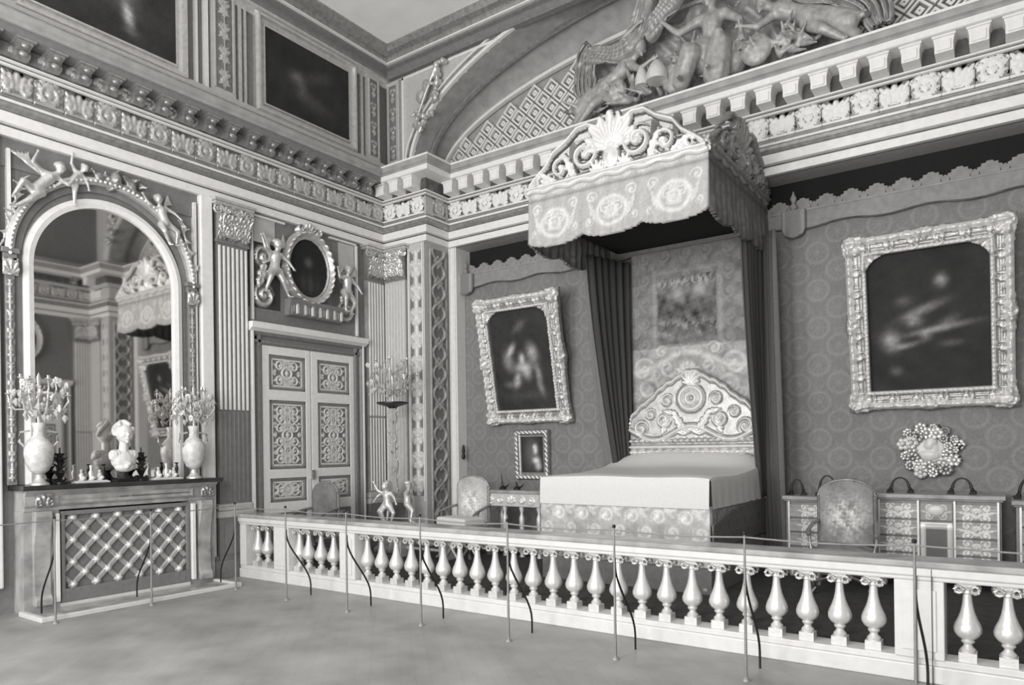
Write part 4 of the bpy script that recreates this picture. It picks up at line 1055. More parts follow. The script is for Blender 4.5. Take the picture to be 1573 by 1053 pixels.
# hanging behind the headboard with a woven scene
def scene_t(X, Z):
    x, z = X - .02, Z
    o = (.30 + .16 * (z < 3.15)) * (1 + .25 * fbm(X, Z, 5, 8)) * (1 + .9 * (brocade(1, .5, 9)(X * 1.05, Z * 1.05) - 1))
    o = o + .16 * (z < 3.2) * mxm(spiral(np.abs(x), z, .62, 2.55, .2, 1.7), spiral(np.abs(x), z, .3, 2.85, .14, 1.5, -1), fan(x, z, 0, 2.75, .22, 9, 3.4))
    fr = mxm(g(np.abs(x) - .5, .035) * (np.abs(z - 3.72) < .6), g(np.abs(z - 3.72) - .56, .03) * (np.abs(x) < .55))
    o = o + .10 * fr
    inb = (np.abs(x) < .45) & (np.abs(z - 3.7) < .5)
    o = np.where(inb, .15 + .13 * np.clip(fbm(X, Z, 9, 3), -1, 1.5) + .3 * g(z - 4.12, .06) * (fbm(X, Z, 26, 6) > 0) + .16 * g(z - 3.45, .12) * (fbm(X, Z, 16, 2) > .1) + .25 * g(np.hypot(x + .15, z - 3.95), .1) + .3 * g(np.hypot(x - .2, z - 3.98), .09) + .2 * (fbm(X, Z, 30, 5) > .6) * g(z - 4.1, .1), o)
    sw = .25 * mxm(spiral(np.abs(x), z, .7, 2.85, .2, 1.5), g(z - 2.95 - .12 * np.cos(x * 4), .05), fan(x, z, 0, 2.7, .25, 7, 3), spiral(np.abs(x), z, .4, 3.1, .1, 1.4))
    return np.clip(o + sw * (z < 3.3), .02, .9)
relief('head_hanging', -.86, 1.10, 1.55, 4.62, .016, .01, [cloth], bed, T=scene_t, y=1.08)
# curtains
def curtain(name, par, top, bot, z0, z1, folds, amp, T0=.10, nu=72, nv=30, mid=None):
    V = []; F = []; tone = []
    for j in range(nv + 1):
        v = j / nv
        for i in range(nu + 1):
            u = i / nu; pt = [top[0][k] + (top[1][k] - top[0][k]) * u for k in (0, 1)]; pb = [bot[0][k] + (bot[1][k] - bot[0][k]) * u for k in (0, 1)]
            e = v ** 1.3; w_ = math.sin(u * folds * 2 * PI + .6 * math.sin(v * 3)) * amp * (.7 + .3 * math.sin(u * 9))
            x = pt[0] * (1 - e) + pb[0] * e; y = pt[1] * (1 - e) + pb[1] * e
            dx, dy = top[1][0] - top[0][0], top[1][1] - top[0][1]; L_ = math.hypot(dx, dy); nx_, ny_ = -dy / L_, dx / L_
            V.append((x + nx_ * w_, y + ny_ * w_, z1 + (z0 - z1) * v)); tone.append(T0 * (1.5 if u > .94 or u < .05 else 1))
    for j in range(nv):
        for i in range(nu): a = j * (nu + 1) + i; F.append((a, a + 1, a + nu + 2, a + nu + 1))
    o = rawmesh(name, V, F, [cloth], par, tone=tone, smooth=True)
    s = o.modifiers.new('thick', 'SOLIDIFY'); s.thickness = .012
    return o
curtain('curtain', bed, ((-1.14, .15), (-.88, 1.0)), ((-1.02, .75), (-.85, 1.0)), 1.30, 4.5, 6, .04, .05)
curtain('curtain', bed, ((-1.62, .98), (-1.12, .62)), ((-1.30, .98), (-1.02, .8)), 1.28, 4.5, 5, .035, .2)
curtain('curtain', bed, ((1.05, 1.0), (1.42, .62)), ((1.16, 1.0), (1.5, .66)), .1, 4.5, 6, .04, .085)
curtain('curtain', bed, ((1.12, .1), (1.16, .95)), ((1.14, .7), (1.16, .98)), 1.0, 4.5, 6, .03, .07)
# canopy
CZ = 4.38
can = MB(); can.box(BX0 - .08, BX1 + .0, BY0, BY1 + .05, 4.86, 5.0); can.build('canopy_top', dimp, bed)
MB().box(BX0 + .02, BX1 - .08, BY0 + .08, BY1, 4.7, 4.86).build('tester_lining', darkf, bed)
def scal(X, w_):
    u = (X / w_ * 3.0 + .0) % 1
    return -.09 * np.abs(np.sin(PI * u)) ** .55
def valance(name, half, loc, rz, base, amp=.3, m=cloth):
    def H(X, Z):
        f_ = sm(Z, .75, 0)
        return .02 + .028 * f_ * (np.sin(X * 34 + 1.2 * np.sin(X * 3)) * .5 + .5) + .02 * sm(Z, .3, 0) * (np.sin(X * 11) * .5 + .5)
    def T(X, Z):
        w3 = 2 * half / 3; xx = ((X + half) % w3) - w3 / 2
        em = mxm(ring(xx, Z, 0, .22, .17, .025, 1.15), spiral(np.abs(xx), Z, .09, .26, .07, 1.4), fan(xx, Z, 0, .12, .15, 7, 3), ring(xx, Z, 0, .22, .07, .02), fan(xx, -Z, 0, -.40, .12, 5, 2.6), spiral(np.abs(xx), Z, .27, .42, .08, 1.5), spiral(np.abs(xx), Z, .3, .12, .06, 1.4, -1), leafl(np.abs(xx), Z, .2, .1, .3, .04, 1.2))
        up = mxm(spiral(np.abs(((X + 9) % .3) - .15), Z, .06, .63, .05, 1.3), fan(((X + 9) % .3) - .15, Z, 0, .56, .1, 5, 2.4))
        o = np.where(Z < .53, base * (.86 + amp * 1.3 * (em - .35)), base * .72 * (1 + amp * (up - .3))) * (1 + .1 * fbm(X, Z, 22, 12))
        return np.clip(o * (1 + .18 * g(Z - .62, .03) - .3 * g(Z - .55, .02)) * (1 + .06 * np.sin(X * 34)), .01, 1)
    return relief(name, -half, half, -.1, .72, .016, H, [m], bed, T=T, mask=lambda X, Z: Z > .02 + scal(X + half, 2 * half), loc=loc, rz=rz)
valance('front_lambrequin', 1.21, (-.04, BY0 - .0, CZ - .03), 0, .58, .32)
valance('side_lambrequin', 1.15, (BX1 + .02, 0, CZ - .03), PI / 2, .17, .3)  # canopy side darker than the front: side shade painted into the cloth
valance('side_lambrequin', 1.15, (BX0 - .1, 0, CZ - .03), -PI / 2, .3, .3)  # far side also toned down, shade painted in
# wavy gilt cornice and cresting of scrolls with a central shell
cb = MB()
def wavy(P0, P1, nn=48):
    P = []
    for i in range(nn + 1):
        t = i / nn; P.append((P0[0] + (P1[0] - P0[0]) * t, P0[1] + (P1[1] - P0[1]) * t, 5.02 + .018 * math.sin(t * 2 * PI * 7)))
    return P
cb.tube(wavy((BX0 - .12, BY0 - .03), (BX1 + .04, BY0 - .03)), .035, 8); cb.build('front_cornice', gilth, bed, smooth=True)
cb = MB(); cb.tube(wavy((BX1 + .04, BY0 - .03), (BX1 + .04, BY1)), .035, 8); cb.build('side_cornice', giltd, bed, smooth=True); cb = MB(); cb.tube(wavy((BX0 - .12, BY0 - .03), (BX0 - .12, BY1)), .035, 8); cb.build('side_cornice', giltd, bed, smooth=True)  # side cornices in darker gilt than the front, shade held in the colour
def crest_top(X): 
    a = np.abs(X); return np.interp(a, [0, .1, .16, .3, .45, .6, .8, .9, 1.05, 1.16, 1.2], [.82, .80, .62, .69, .68, .56, .46, .32, .21, .12, .05])
def crH(X, Z):
    a = np.abs(X)
    return .03 + .08 * mxm(fan(X, Z, 0, .3, .48, 9, 3.4), g(np.hypot(X, (Z - .2) * .7), .09), spiral(a, Z, .36, .3, .2, 1.7, -1), spiral(a, Z, .7, .2, .15, 1.6, 1), g(Z - (crest_top(X) - .04), .03) * (a > .14),
                           leafl(a, Z, .5, .02, .4, .07, 1.2), leafl(a, Z, .75, .02, .35, .06, .6), spiral(a, Z, .98, .09, .08, 1.3), g(Z - .03, .03), fan(a, Z, .18, .0, .2, 5, 2))
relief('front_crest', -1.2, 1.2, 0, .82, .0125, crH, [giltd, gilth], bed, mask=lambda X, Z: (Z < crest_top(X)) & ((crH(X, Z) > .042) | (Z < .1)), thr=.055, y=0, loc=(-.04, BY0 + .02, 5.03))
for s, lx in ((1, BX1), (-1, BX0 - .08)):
    relief('side_crest', -1.12, 1.12, 0, .82, .016, crH, [dimp, giltd], bed, mask=lambda X, Z: (Z < crest_top(X * 1.05)) & ((crH(X, Z) > .04) | (Z < .1)), thr=.06, loc=(lx, 0, 5.03), rz=s * PI / 2)  # darker materials than the front crest: side shade put into the colour
# corner plume vases are absent; small scroll at the front corner
m_ = MB()
for i in range(12): a = i * .5; m_.sphere((BX1 + .02 + .04 * math.cos(a), BY0 - .02, 5.06 + .02 * i * .5 + .02 * math.sin(a)), .03, 6)
blob('corner_knob', m_, .012, giltd, bed)

# ================================================================== BALUSTRADE
bal = root('balustrade', (0, 6.17, 0), 0, label='long gilded balustrade closing off the bed alcove from the room', cat='balustrade')
B0, B1 = .2, RW - .02
MB().box(B0, B1, 0, .26, 0, .13).build('base', wmarble, bal, bevel=.01)
MB().box(B0, B1, .02, .24, .13, .18).build('base_step', wmarble, bal, bevel=.006)
MB().box(B0, B1, .0, .26, .765, .80).box(B0, B1, -.02, .28, .80, .865).build('rail', wmarble, bal, bevel=.012)
MB().box(B0, B1, -.035, .30, .865, .915).build('rail_top', mk('rail_marble', .36, .25, var=.3, scale=4), bal, bevel=.012)
peds = [(.22, .36), (1.0, 1.32), (2.34, 2.62), (8.62, 8.95), (RW - 1.32, RW - 1.0)]
pd = None
for a, b_ in peds:
    m_ = MB().box(a, b_, 0, .26, .18, .765); m_.box(a + .05, b_ - .05, -.012, 0, .24, .70) if b_ - a > .2 else None
    m_.build('pedestal', wmarble, bal, bevel=.008)
MB().box(8.765, 8.775, -.02, 0, .0, .86).box(8.87, 8.875, -.02, 0, 0, .86).build('gate_joint', black, bal)
prof = [(.0, .24), (.045, .24), (.05, .265), (.032, .285), (.026, .30), (.04, .315), (.045, .325), (.035, .335), (.07, .36), (.088, .39), (.09, .42), (.08, .455), (.06, .50), (.045, .545), (.034, .60), (.028, .66), (.027, .675), (.038, .685), (.038, .70), (.030, .71), (.0, .71)]
bm_ = MB().lathe(prof, (0, .13, 0), 24, rib=12, ramp=.03)
bm_.box(-.058, .058, .072, .188, .18, .245); bm_.box(-.06, .06, .07, .19, .735, .768)
for s in (-1, 1): bm_.lathe([(.0, -.045), (.028, -.045), (.028, .045), (.0, .045)], (0, 0, 0), 10) if 0 else None
for s in (-1, 1):
    for yy in (.075, .185):
        P = [(s * (.052 + .026 * math.cos(a) ), yy, .715 + .026 * math.sin(a)) for a in np.linspace(0, 2 * PI, 9)[:-1]]
        bm_.tube(P, .013, 5, closed=True)
bm_.frus((0, .13), .03, .055, .705, .737)
bobj = bm_.build('baluster', mk('baluster_gilding', .68, .32, .35, var=.08, bump=.2), bal, smooth=True, loc=(.48, 0, 0))
bx = [.70] + [1.34 + .2495 * i for i in range(4)] + [2.72 + .2495 * i for i in range(24)] + [9.09, 9.34, 9.59]
bx[1] = 1.40
for x in bx: again(bobj, loc=(x, 0, 0))

# ================================================================== ROPE BARRIER
place_names = ['in front of the fireplace, nearest the left edge', 'in front of the fireplace, right of the screen centre', 'at the corner between the fireplace and the balustrade', 'in front of the small balustrade bay by the door',
               'in front of the second balustrade pedestal', 'in front of the armchair with the round back', 'in line with the table left of the bed', 'in front of the foot of the bed', 'in line with the right bed curtain', 'before the balustrade gate at the right']
sts = [(1.0, 3.42, 1), (1.0, 4.46, 1), (1.0, 5.58, 1), (2.15, 5.5, 0), (3.27, 5.46, 0), (4.4, 5.44, 0), (5.5, 5.44, 0), (6.6, 5.46, 0), (7.69, 5.5, 0), (8.82, 5.6, 0)]
protos = {}
def smst(t, a, b_): t = min(1, max(0, (t - a) / (b_ - a))); return t * t * (3 - 2 * t)
for i, (x, y, sd) in enumerate(sts):
    lb = 'thin iron rope post ' + place_names[i]
    rz_ = PI / 2 if sd else (-.12 + .05 * (i % 3))
    if sd not in protos:
        pr = protos[sd] = root('rope_post', (x, y, 0), rz_, label=lb, cat='post', group='iron posts of the rope barrier')
        MB().tube([(0, 0, 0), (0, 0, .35), (0, 0, .8), (0, 0, 1.12)], [.013, .011, .010, .008], 8).build('rod', steel, pr, smooth=True)
        MB().sphere((0, 0, 1.13), .017, 8).build('cap', black, pr, smooth=True)
        MB().lathe([(.0, 0), (.035, 0), (.03, .012), (.012, .03), (.0, .03)], n=10).build('foot', steel, pr, smooth=True)
        P = [(0, .008 + .33 * smst(t, .05, .85), .86 * (1 - t) + (.062 if sd else .008) * t) for t in np.linspace(0, 1, 14)]
        MB().tube(P, .010, 6).build('brace_leg', black, pr, smooth=True)
    else: dup(protos[sd], (x, y, 0), rz_, label=lb)
rp_ = []
for (x, y, s0), (x2, y2, s1) in zip([(1.0, -1.5, 1)] + sts, sts + [(10.6, 5.7, 0)]):
    for t in np.linspace(0, 1, 9)[:-1]: rp_.append((x + (x2 - x) * t, y + (y2 - y) * t, 1.10 - .018 * math.sin(t * PI)))
o = MB().tube(rp_, .0065, 6).build('barrier_rope', steel, smooth=True); tagp(o, 'thin taut rope running through all the iron posts', 'rope')

# ================================================================== STUCCO GROUP OVER THE BED
stucco = mk('gilt_stucco', .40, .5, .25, var=.2, bump=.3)
grp = root('stucco_group', (0, 0, 0), 0, label='large gilt stucco group of winged figures, trophies and parted drapery above the bed', cat='sculpture')
seat = dict(h=.30, head=(.05, -.35, 1.02), look=(-.5, -1, .55), chest=(.03, -.3, .62), pelvis=(0, -.25, .25), shl=(-.17, -.3, .72), shr=(.22, -.3, .7),
            ell=(-.42, -.4, .58), elr=(.45, -.38, .5), hal=(-.62, -.45, .78), har=(.5, -.5, .22), hpl=(-.12, -.28, .22), hpr=(.12, -.28, .22),
            knl=(-.22, -.62, .22), knr=(.22, -.6, .28), ftl=(-.3, -.6, -.18), ftr=(.12, -.62, -.18))
sculpture('seated_figure', 'gilt seated figure wearing a helmet, centre of the group above the bed', 'sculpture', (5.95, 10.15, 7.1), 0, seat, stucco, 1.0, vox=.022, par=grp,
          drape=[((-.2, -.55, .15), (-.35, -.5, -.15), .16, .14), ((.2, -.5, .15), (.15, -.5, -.18), .18, .2), ((-.1, -.3, .2), (.3, -.25, .0), .25, .2), ((.05, -.35, 1.2), (.05, -.2, 1.32), .09, .04)])
fame = dict(h=.26, head=(.55, -.3, .75), look=(1, -.6, .2), chest=(.33, -.25, .55), pelvis=(.0, -.2, .38), shl=(.22, -.25, .68), shr=(.42, -.28, .5),
            ell=(.35, -.4, .9), elr=(.6, -.4, .35), hal=(.62, -.45, 1.0), har=(.8, -.42, .42), hpl=(-.03, -.2, .42), hpr=(.02, -.22, .28),
            knl=(-.35, -.3, .25), knr=(-.2, -.4, .05), ftl=(-.7, -.25, .12), ftr=(-.5, -.35, -.18))
dr_ = [((0, -.2, .35), (-.5, -.25, .1), .17, .12), ((-.1, -.25, .25), (-.55, -.25, -.1), .14, .1), ((.1, -.2, .45), (-.35, -.1, .5), .1, .06)]
sculpture('winged_figure', 'gilt winged woman blowing a trumpet, left part of the group above the bed canopy', 'sculpture', (4.35, 10.1, 7.0), 0, fame, stucco, 1.0, vox=.022, par=grp,
          wings=[((.2, -.15, .6), (-.35, -.05, 1.15), .2)], drape=dr_)
fm_r = {k: ((-v[0], v[1], v[2]) if not isinstance(v, float) else v) for k, v in fame.items()}
for k in ('sh', 'el', 'ha', 'hp', 'kn', 'ft'): fm_r[k + 'l'], fm_r[k + 'r'] = fm_r[k + 'r'], fm_r[k + 'l']
sculpture('winged_figure', 'gilt winged woman with outstretched leg, right part of the group above the bed', 'sculpture', (7.25, 10.1, 7.02), 0, fm_r, stucco, 1.0, vox=.022, par=grp,
          wings=[((-.2, -.15, .6), (.35, -.05, 1.15), .2)], drape=[((-a[0][0], *a[0][1:]), (-a[1][0], *a[1][1:]), a[2], a[3]) for a in dr_])
t = root('trophies', (5.4, 10.1, 6.98), 0); t.parent = grp
mb = MB(); rs = np.random.RandomState(33)
for i in range(110):
    x = rs.uniform(-1.5, 1.9); z = rs.uniform(.0, .45) * (1 - abs(x - .3) / 3); a = rs.uniform(-.6, 3.6); L_ = rs.uniform(.1, .32)
    mb.cap((x, -.1 - rs.uniform(0, .2), z), (x + L_ * math.cos(a), -.25 - rs.uniform(0, .25), z + L_ * math.sin(a)), rs.uniform(.022, .055), .018, 7)
for x, z, r_ in ((-.9, .2, .2), (1.2, .15, .22), (.05, .12, .22)): mb.sphere((x, -.3, z), (r_, .1, r_))
blob('relief_body', mb, .022, stucco, t)
sm_ = MB()
for x, z, r_, h_ in ((-.42, .1, .10, .28), (-.18, .1, .16, .3)):
    sm_.lathe([(r_, 0), (r_ * .95, h_ * .4), (r_ * .6, h_ * .8), (r_ * .25, h_), (.01, h_ * 1.05)], (x, -.42, z), 14)
sm_.build('pale_bells', gilth, t, smooth=True)
# great carved drapery parted like a tent
def drapery(name, label, pts, wid, mat, nn=90, nw=56, folds=5):
    r = root(name, (0, 0, 0), 0); r.parent = grp
    V = []; F = []; P = [Vector(p) for p in pts]
    def cr(t):
        k = t * (len(P) - 1); i = min(int(k), len(P) - 2); u = k - i; p0, p1, p2, p3 = P[max(i - 1, 0)], P[i], P[i + 1], P[min(i + 2, len(P) - 1)]
        return .5 * ((2 * p1) + (p2 - p0) * u + (2 * p0 - 5 * p1 + 4 * p2 - p3) * u * u + (3 * p1 - p0 - 3 * p2 + p3) * u ** 3)
    for i in range(nn + 1):
        t = i / nn; p = cr(t); d = (cr(min(t + .01, 1)) - cr(max(t - .01, 0))); s = Vector((-d.z, 0, d.x)).normalized(); w_ = wid * (.75 + .35 * math.sin(PI * t) + .08 * math.sin(t * 23))
        for j in range(nw + 1):
            u = j / nw - .5; V.append(p + s * (u * w_) + Vector((0, -.045 * math.cos(u * folds * 2 * PI + t * 5 + math.sin(t * 9)) * (1 + .5 * math.sin(u * 13 + t * 7)) - .05 - .03 * math.sin(u * 29 + t * 17), 0)))
    for i in range(nn):
        for j in range(nw): a = i * (nw + 1) + j; F.append((a, a + 1, a + nw + 2, a + nw + 1))
    o = MB().add(V, F).build('cloth', mat, r, smooth=True)
    s_ = o.modifiers.new('thick', 'SOLIDIFY'); s_.thickness = .03
    return r
drapery('carved_drapery', '', [(5.25, 9.8, 8.75), (5.12, 9.8, 8.45), (4.95, 9.8, 8.05), (4.78, 9.8, 7.78), (4.5, 9.85, 7.75), (4.2, 9.88, 7.86), (4.0, 9.9, 7.92)], .26, stucco)
drapery('carved_drapery', '', [(4.08, 9.88, 8.0), (3.98, 9.9, 7.9), (3.93, 9.9, 7.6), (3.96, 9.9, 7.3), (3.88, 9.9, 7.0)], .30, stucco)
drapery('carved_drapery', '', [(5.75, 9.75, 8.8), (5.6, 9.78, 8.4), (5.35, 9.8, 8.1), (5.0, 9.85, 7.85)], .30, stucco)
drapery('carved_drapery', 'gilt carved drapery sweeping down on the right of the seated figure', [(6.5, 9.8, 8.6), (6.9, 9.8, 8.1), (7.3, 9.85, 7.7), (7.7, 9.9, 7.55), (8.0, 9.95, 7.3), (8.1, 9.95, 7.0)], .36, stucco)
r = root('carved_drapery', (5.5, 10.30, 6.75), 0)
r.parent = grp
def clH(X, Z):
    return .06 + .05 * np.abs(np.sin(X * 7 + 2.2 * np.sin(Z * 2.5 + X))) + .03 * np.sin(X * 23 + Z * 9 + 2 * np.sin(Z * 6)) + .03 * fbm(X, Z, 6, 3)
relief('cloth', -1.75, 2.2, 0, 1.9, .025, clH, [stucco], r, mask=lambda X, Z: Z < 1.12 + .45 * np.cos(np.clip((X - .3) / 2.0, -1, 1) * PI / 2) * .8 + .08 * np.sin(X * 7) + .04 * np.sin(X * 17))

# ================================================================== ON THE MANTEL
ZM = 1.457
def vase(loc, label):
    r = root('vase', loc, 0, label=label, cat='vase')
    MB().lathe([(.0, 0), (.10, 0), (.10, .02), (.07, .035), (.05, .07), (.04, .1), (.045, .12)], n=20).build('foot', gilt, r, smooth=True)
    MB().lathe([(.045, .12), (.10, .17), (.135, .26), (.15, .36), (.145, .44), (.10, .52), (.06, .56), (.055, .64), (.075, .70), (.07, .71), (.0, .69)], n=24).build('body', porc, r, smooth=True)
    m_ = MB()
    for s in (-1, 1): m_.tube([(0, s * .13, .42), (0, s * .2, .5), (0, s * .19, .6), (0, s * .09, .62)], .014, 6)
    m_.build('handle', gilt, r, smooth=True)
    return r
vase((.29, 3.56, ZM), 'large pale vase at the left end of the mantel, holding a branched crystal candelabrum')
vase((.29, 5.44, ZM), 'large pale vase at the right end of the mantel, holding a branched crystal candelabrum')
crys = mk('crystal', .6, .12, .3, var=.5, scale=90)
def candelabrum(loc, label, R, h, arms, seed=1, candles=True):
    r = root('candelabrum', loc, 0, label=label, cat='candelabrum'); rs = np.random.RandomState(seed)
    MB().lathe([(.0, -.02), (.015, -.02), (.02, .1), (.012, .3), (.03, h * .5), (.012, h * .6), (.02, h * .9), (.0, h)], n=10).build('stem', gilt, r, smooth=True)
    arm0 = None
    for i in range(arms):
        a = 2 * PI * i / arms + .3; lv = i % 2; rr = R * (1 if lv else .65); zt = h * (.55 if lv else .85)
        m_ = MB(); m_.tube([(0, 0, h * .25), (rr * .4, 0, h * .12 + .1 * lv), (rr * .8, 0, h * .28), (rr, 0, zt * .8), (rr, 0, zt)], .010, 6)
        m_.lathe([(.0, 0), (.035, .008), (.03, .015), (.014, .02), (.014, .05), (.0, .05)], (rr, 0, zt), 8)
        ar = m_.build('arm', gilt, r, smooth=True, rz=a)
        if candles: MB().lathe([(.011, 0), (.010, .08), (.0, .09)], (rr, 0, zt + .05), 7).build('candle', wmarble, ar)
    d0 = MB(); d0.lathe([(.0, -.05), (.012, -.03), (.016, -.015), (.008, 0), (.0, .004)], n=6)
    d = d0.build('drop', crys, r, loc=(R * .9, 0, h * .5))
    for i in range(70):
        a = rs.uniform(0, 6.28); q = rs.uniform(.25, 1.0) * R; z = h * (.15 + .7 * rs.uniform(0, 1)); o = again(d, loc=(q * math.cos(a), q * math.sin(a), z)); s_ = rs.uniform(.8, 2.0); o.scale = (s_,) * 3
    f0 = MB()
    for q in range(6): f0.sphere((.028 * math.cos(q * 1.05), .028 * math.sin(q * 1.05), 0), (.02, .02, .014), 6)
    f0.sphere((0, 0, .012), .016, 6)
    fo = f0.build('rosette', gilth, r, smooth=True, loc=(R * .5, .05, h * .6))
    for i in range(16):
        a = rs.uniform(0, 6.28); q = rs.uniform(.3, 1.0) * R; o = again(fo, loc=(q * math.cos(a), q * math.sin(a), h * rs.uniform(.2, .85))); o.rotation_euler = (rs.uniform(0, 3), rs.uniform(0, 3), 0)
    return r
candelabrum((.31, 3.56, ZM + .69), 'branched crystal candelabrum rising from the left vase on the mantel', .26, .60, 8, 3, candles=False).scale = (.62, 1.2, 1)
candelabrum((.31, 5.44, ZM + .69), 'branched crystal candelabrum rising from the right vase on the mantel', .26, .58, 8, 5, candles=False).scale = (.62, 1.1, 1)
# white marble bust of a child
bs = root('marble_bust', (.24, 4.53, ZM), LEFT, label='white marble bust of a curly-haired child in the middle of the mantel', cat='bust')
MB().box(-.1, .1, -.08, .08, 0, .03).lathe([(.0, .03), (.07, .03), (.05, .06), (.04, .1), (.055, .12), (.0, .12)], n=16).build('socle', black, bs, smooth=True)
m_ = MB(); m_.sphere((0, 0, .24), (.14, .09, .12), 14); m_.cap((-.10, 0, .30), (.10, 0, .30), .065, .065); m_.cap((0, 0, .3), (0, -.01, .44), .06, .05); m_.sphere((0, -.02, .16), (.11, .07, .06), 12)
m_.cap((-.13, -.01, .27), (.02, -.08, .2), .035, .03); m_.cap((.13, -.01, .3), (.0, -.08, .17), .03, .03)
hz = .55; m_.sphere((0, -.015, hz), (.085, .095, .115), 16); m_.sphere((0, -.06, hz - .06), (.055, .05, .05), 12); m_.sphere((0, -.115, hz - .02), (.013, .02, .02), 8); m_.cap((0, -.107, hz - .01), (0, -.095, hz + .03), .011, .011, 6)
for s in (-1, 1): m_.sphere((s * .035, -.088, hz + .025), (.025, .012, .009), 8); m_.sphere((s * .038, -.075, hz - .035), .03, 8); m_.sphere((s * .034, -.093, hz + .002), (.013, .008, .008), 6); m_.sphere((s * .087, -.01, hz - .01), (.012, .02, .03), 6)
m_.sphere((0, -.105, hz - .06), (.022, .012, .007), 6); m_.sphere((0, -.103, hz - .073), (.018, .012, .007), 6); m_.sphere((0, -.09, hz - .1), .022, 8)
for i in range(70):
    a = i * 2.4; b2 = .15 + 1.75 * ((i * 37) % 70) / 70.; d = (math.cos(a) * math.sin(b2), math.sin(a) * math.sin(b2), math.cos(b2))
    if d[1] < -.55 and d[2] < .6: continue
    m_.sphere((d[0] * .097, .0 + d[1] * .10, hz + .02 + d[2] * .115), .024, 6)
blob('bust', m_, .0075, wmarble, bs); bs.scale = (1.12, 1.12, 1.1)
# dark candlesticks flanking the bust, and low gilt bases
def dark_stick(loc, label, hh=.36):
    r = root('bronze_candlestick', loc, 0, label=label, cat='candlestick')
    MB().lathe([(.0, 0), (.075, 0), (.075, .02), (.05, .035), (.025, .06), (.04, .1), (.055, .13), (.03, .17), (.018, .22), (.035, .26), (.05, .29), (.03, hh - .02), (.04, hh), (.0, hh)], n=14).build('stem', bronze, r, smooth=True)
    m_ = MB()
    for q in range(4):
        a = q * PI / 2 + .4; m_.tube([(.03 * math.cos(a), .03 * math.sin(a), .02), (.09 * math.cos(a), .09 * math.sin(a), .06), (.11 * math.cos(a), .11 * math.sin(a), .02)], .012, 6)
        m_.tube([(.02 * math.cos(a), .02 * math.sin(a), hh - .12), (.07 * math.cos(a), .07 * math.sin(a), hh - .07), (.06 * math.cos(a), .06 * math.sin(a), hh)], .01, 6)
    for q in range(16):
        a = q * 2.4; z = .08 + q * .017; m_.cap((.02 * math.cos(a), .02 * math.sin(a), z), (.075 * math.cos(a), .075 * math.sin(a), z + .045), .018, .008, 5)
    m_.cap((0, 0, .03), (0, 0, hh + .06), .02, .012, 6)
    blob('scroll_feet', m_, .009, bronze, r)
    return r
dark_stick((.16, 3.83, ZM), 'dark bronze candlestick left of the bust on the mantel')
dark_stick((.16, 4.79, ZM), 'dark bronze candlestick right of the bust on the mantel')
for y, lb in ((4.14, 'left of'), (5.08, 'right of')):
    r = root('gilt_inkstand', (.24, y, ZM), LEFT, label='low pale tray with small gilt figures %s the bust on the mantel' % lb, cat='ornament')
    MB().box(-.19, .19, -.08, .08, 0, .018).box(-.17, .17, -.07, .07, .018, .028).build('tray', wmarble, r, bevel=.006)
    m_ = MB()
    for x, h_ in ((-.11, .12), (0, .17), (.1, .11)):
        m_.lathe([(.0, .02), (.035, .03), (.02, .05), (.03, .05 + h_ * .4), (.012, .04 + h_ * .7), (.02, .04 + h_), (.0, .05 + h_)], (x, 0, 0), 10); m_.sphere((x + .02, -.02, .06), .025, 6)
    m_.build('small_figures', gilth, r, smooth=True)
    MB().lathe([(.0, .02), (.03, .03), (.012, .07), (.022, .14), (.012, .2), (.03, .22), (.0, .22)], (.16, .03, 0), 10).build('dark_cup', bronze, r, smooth=True)

# ================================================================== TALL CANDLE STAND BY THE PIER
ts = root('candle_stand', (.82, 8.7, .12), 0, label='tall carved gilt candle stand with figures at its foot, before the corner pier', cat='stand')
MB().lathe([(.0, 2.42), (.05, 2.38), (.10, 2.42), (.22, 2.45), (.27, 2.47), (.27, 2.49), (.0, 2.50)], n=24).build('top_plate', bronze, ts, smooth=True)
MB().lathe([(.0, .9), (.05, .9), (.09, 1.0), (.06, 1.12), (.05, 1.25), (.085, 1.38), (.09, 1.46), (.05, 1.56), (.04, 1.75), (.07, 1.86), (.05, 1.95), (.04, 2.1), (.075, 2.2), (.05, 2.3), (.06, 2.4), (.0, 2.4)], n=18, rib=6, ramp=.1).build('shaft', gilt, ts, smooth=True)
m_ = MB()
for i in range(22):
    z = 1.0 + i * .063; a = i * 2.4; m_.cap((.05 * math.cos(a), .05 * math.sin(a), z), (.11 * math.cos(a), .11 * math.sin(a), z + .05), .02, .012, 6)
m_.cap((0, 0, .9), (0, 0, 2.3), .03, .03, 6)
blob('shaft_foliage', m_, .013, gilt, ts)
MB().lathe([(.0, 0), (.36, 0), (.36, .06), (.30, .1), (.26, .2), (.30, .34), (.26, .4), (.0, .42)], n=6).build('base', giltd, ts, bevel=.01)
for i in range(3):
    a = -PI / 2 + i * 2 * PI / 3 + .25
    q = putto(1 if i % 2 else -1, arm=1)
    o = blob('child_figure', figure(q), .015, gilth, ts, loc=(.17 * math.cos(a), .17 * math.sin(a), .60), rz=a + PI / 2); o.scale = (.8,) * 3
candelabrum((.82, 8.7, 2.62), 'branched crystal candelabrum on top of the tall gilt candle stand', .42, .80, 10, 9, candles=False)

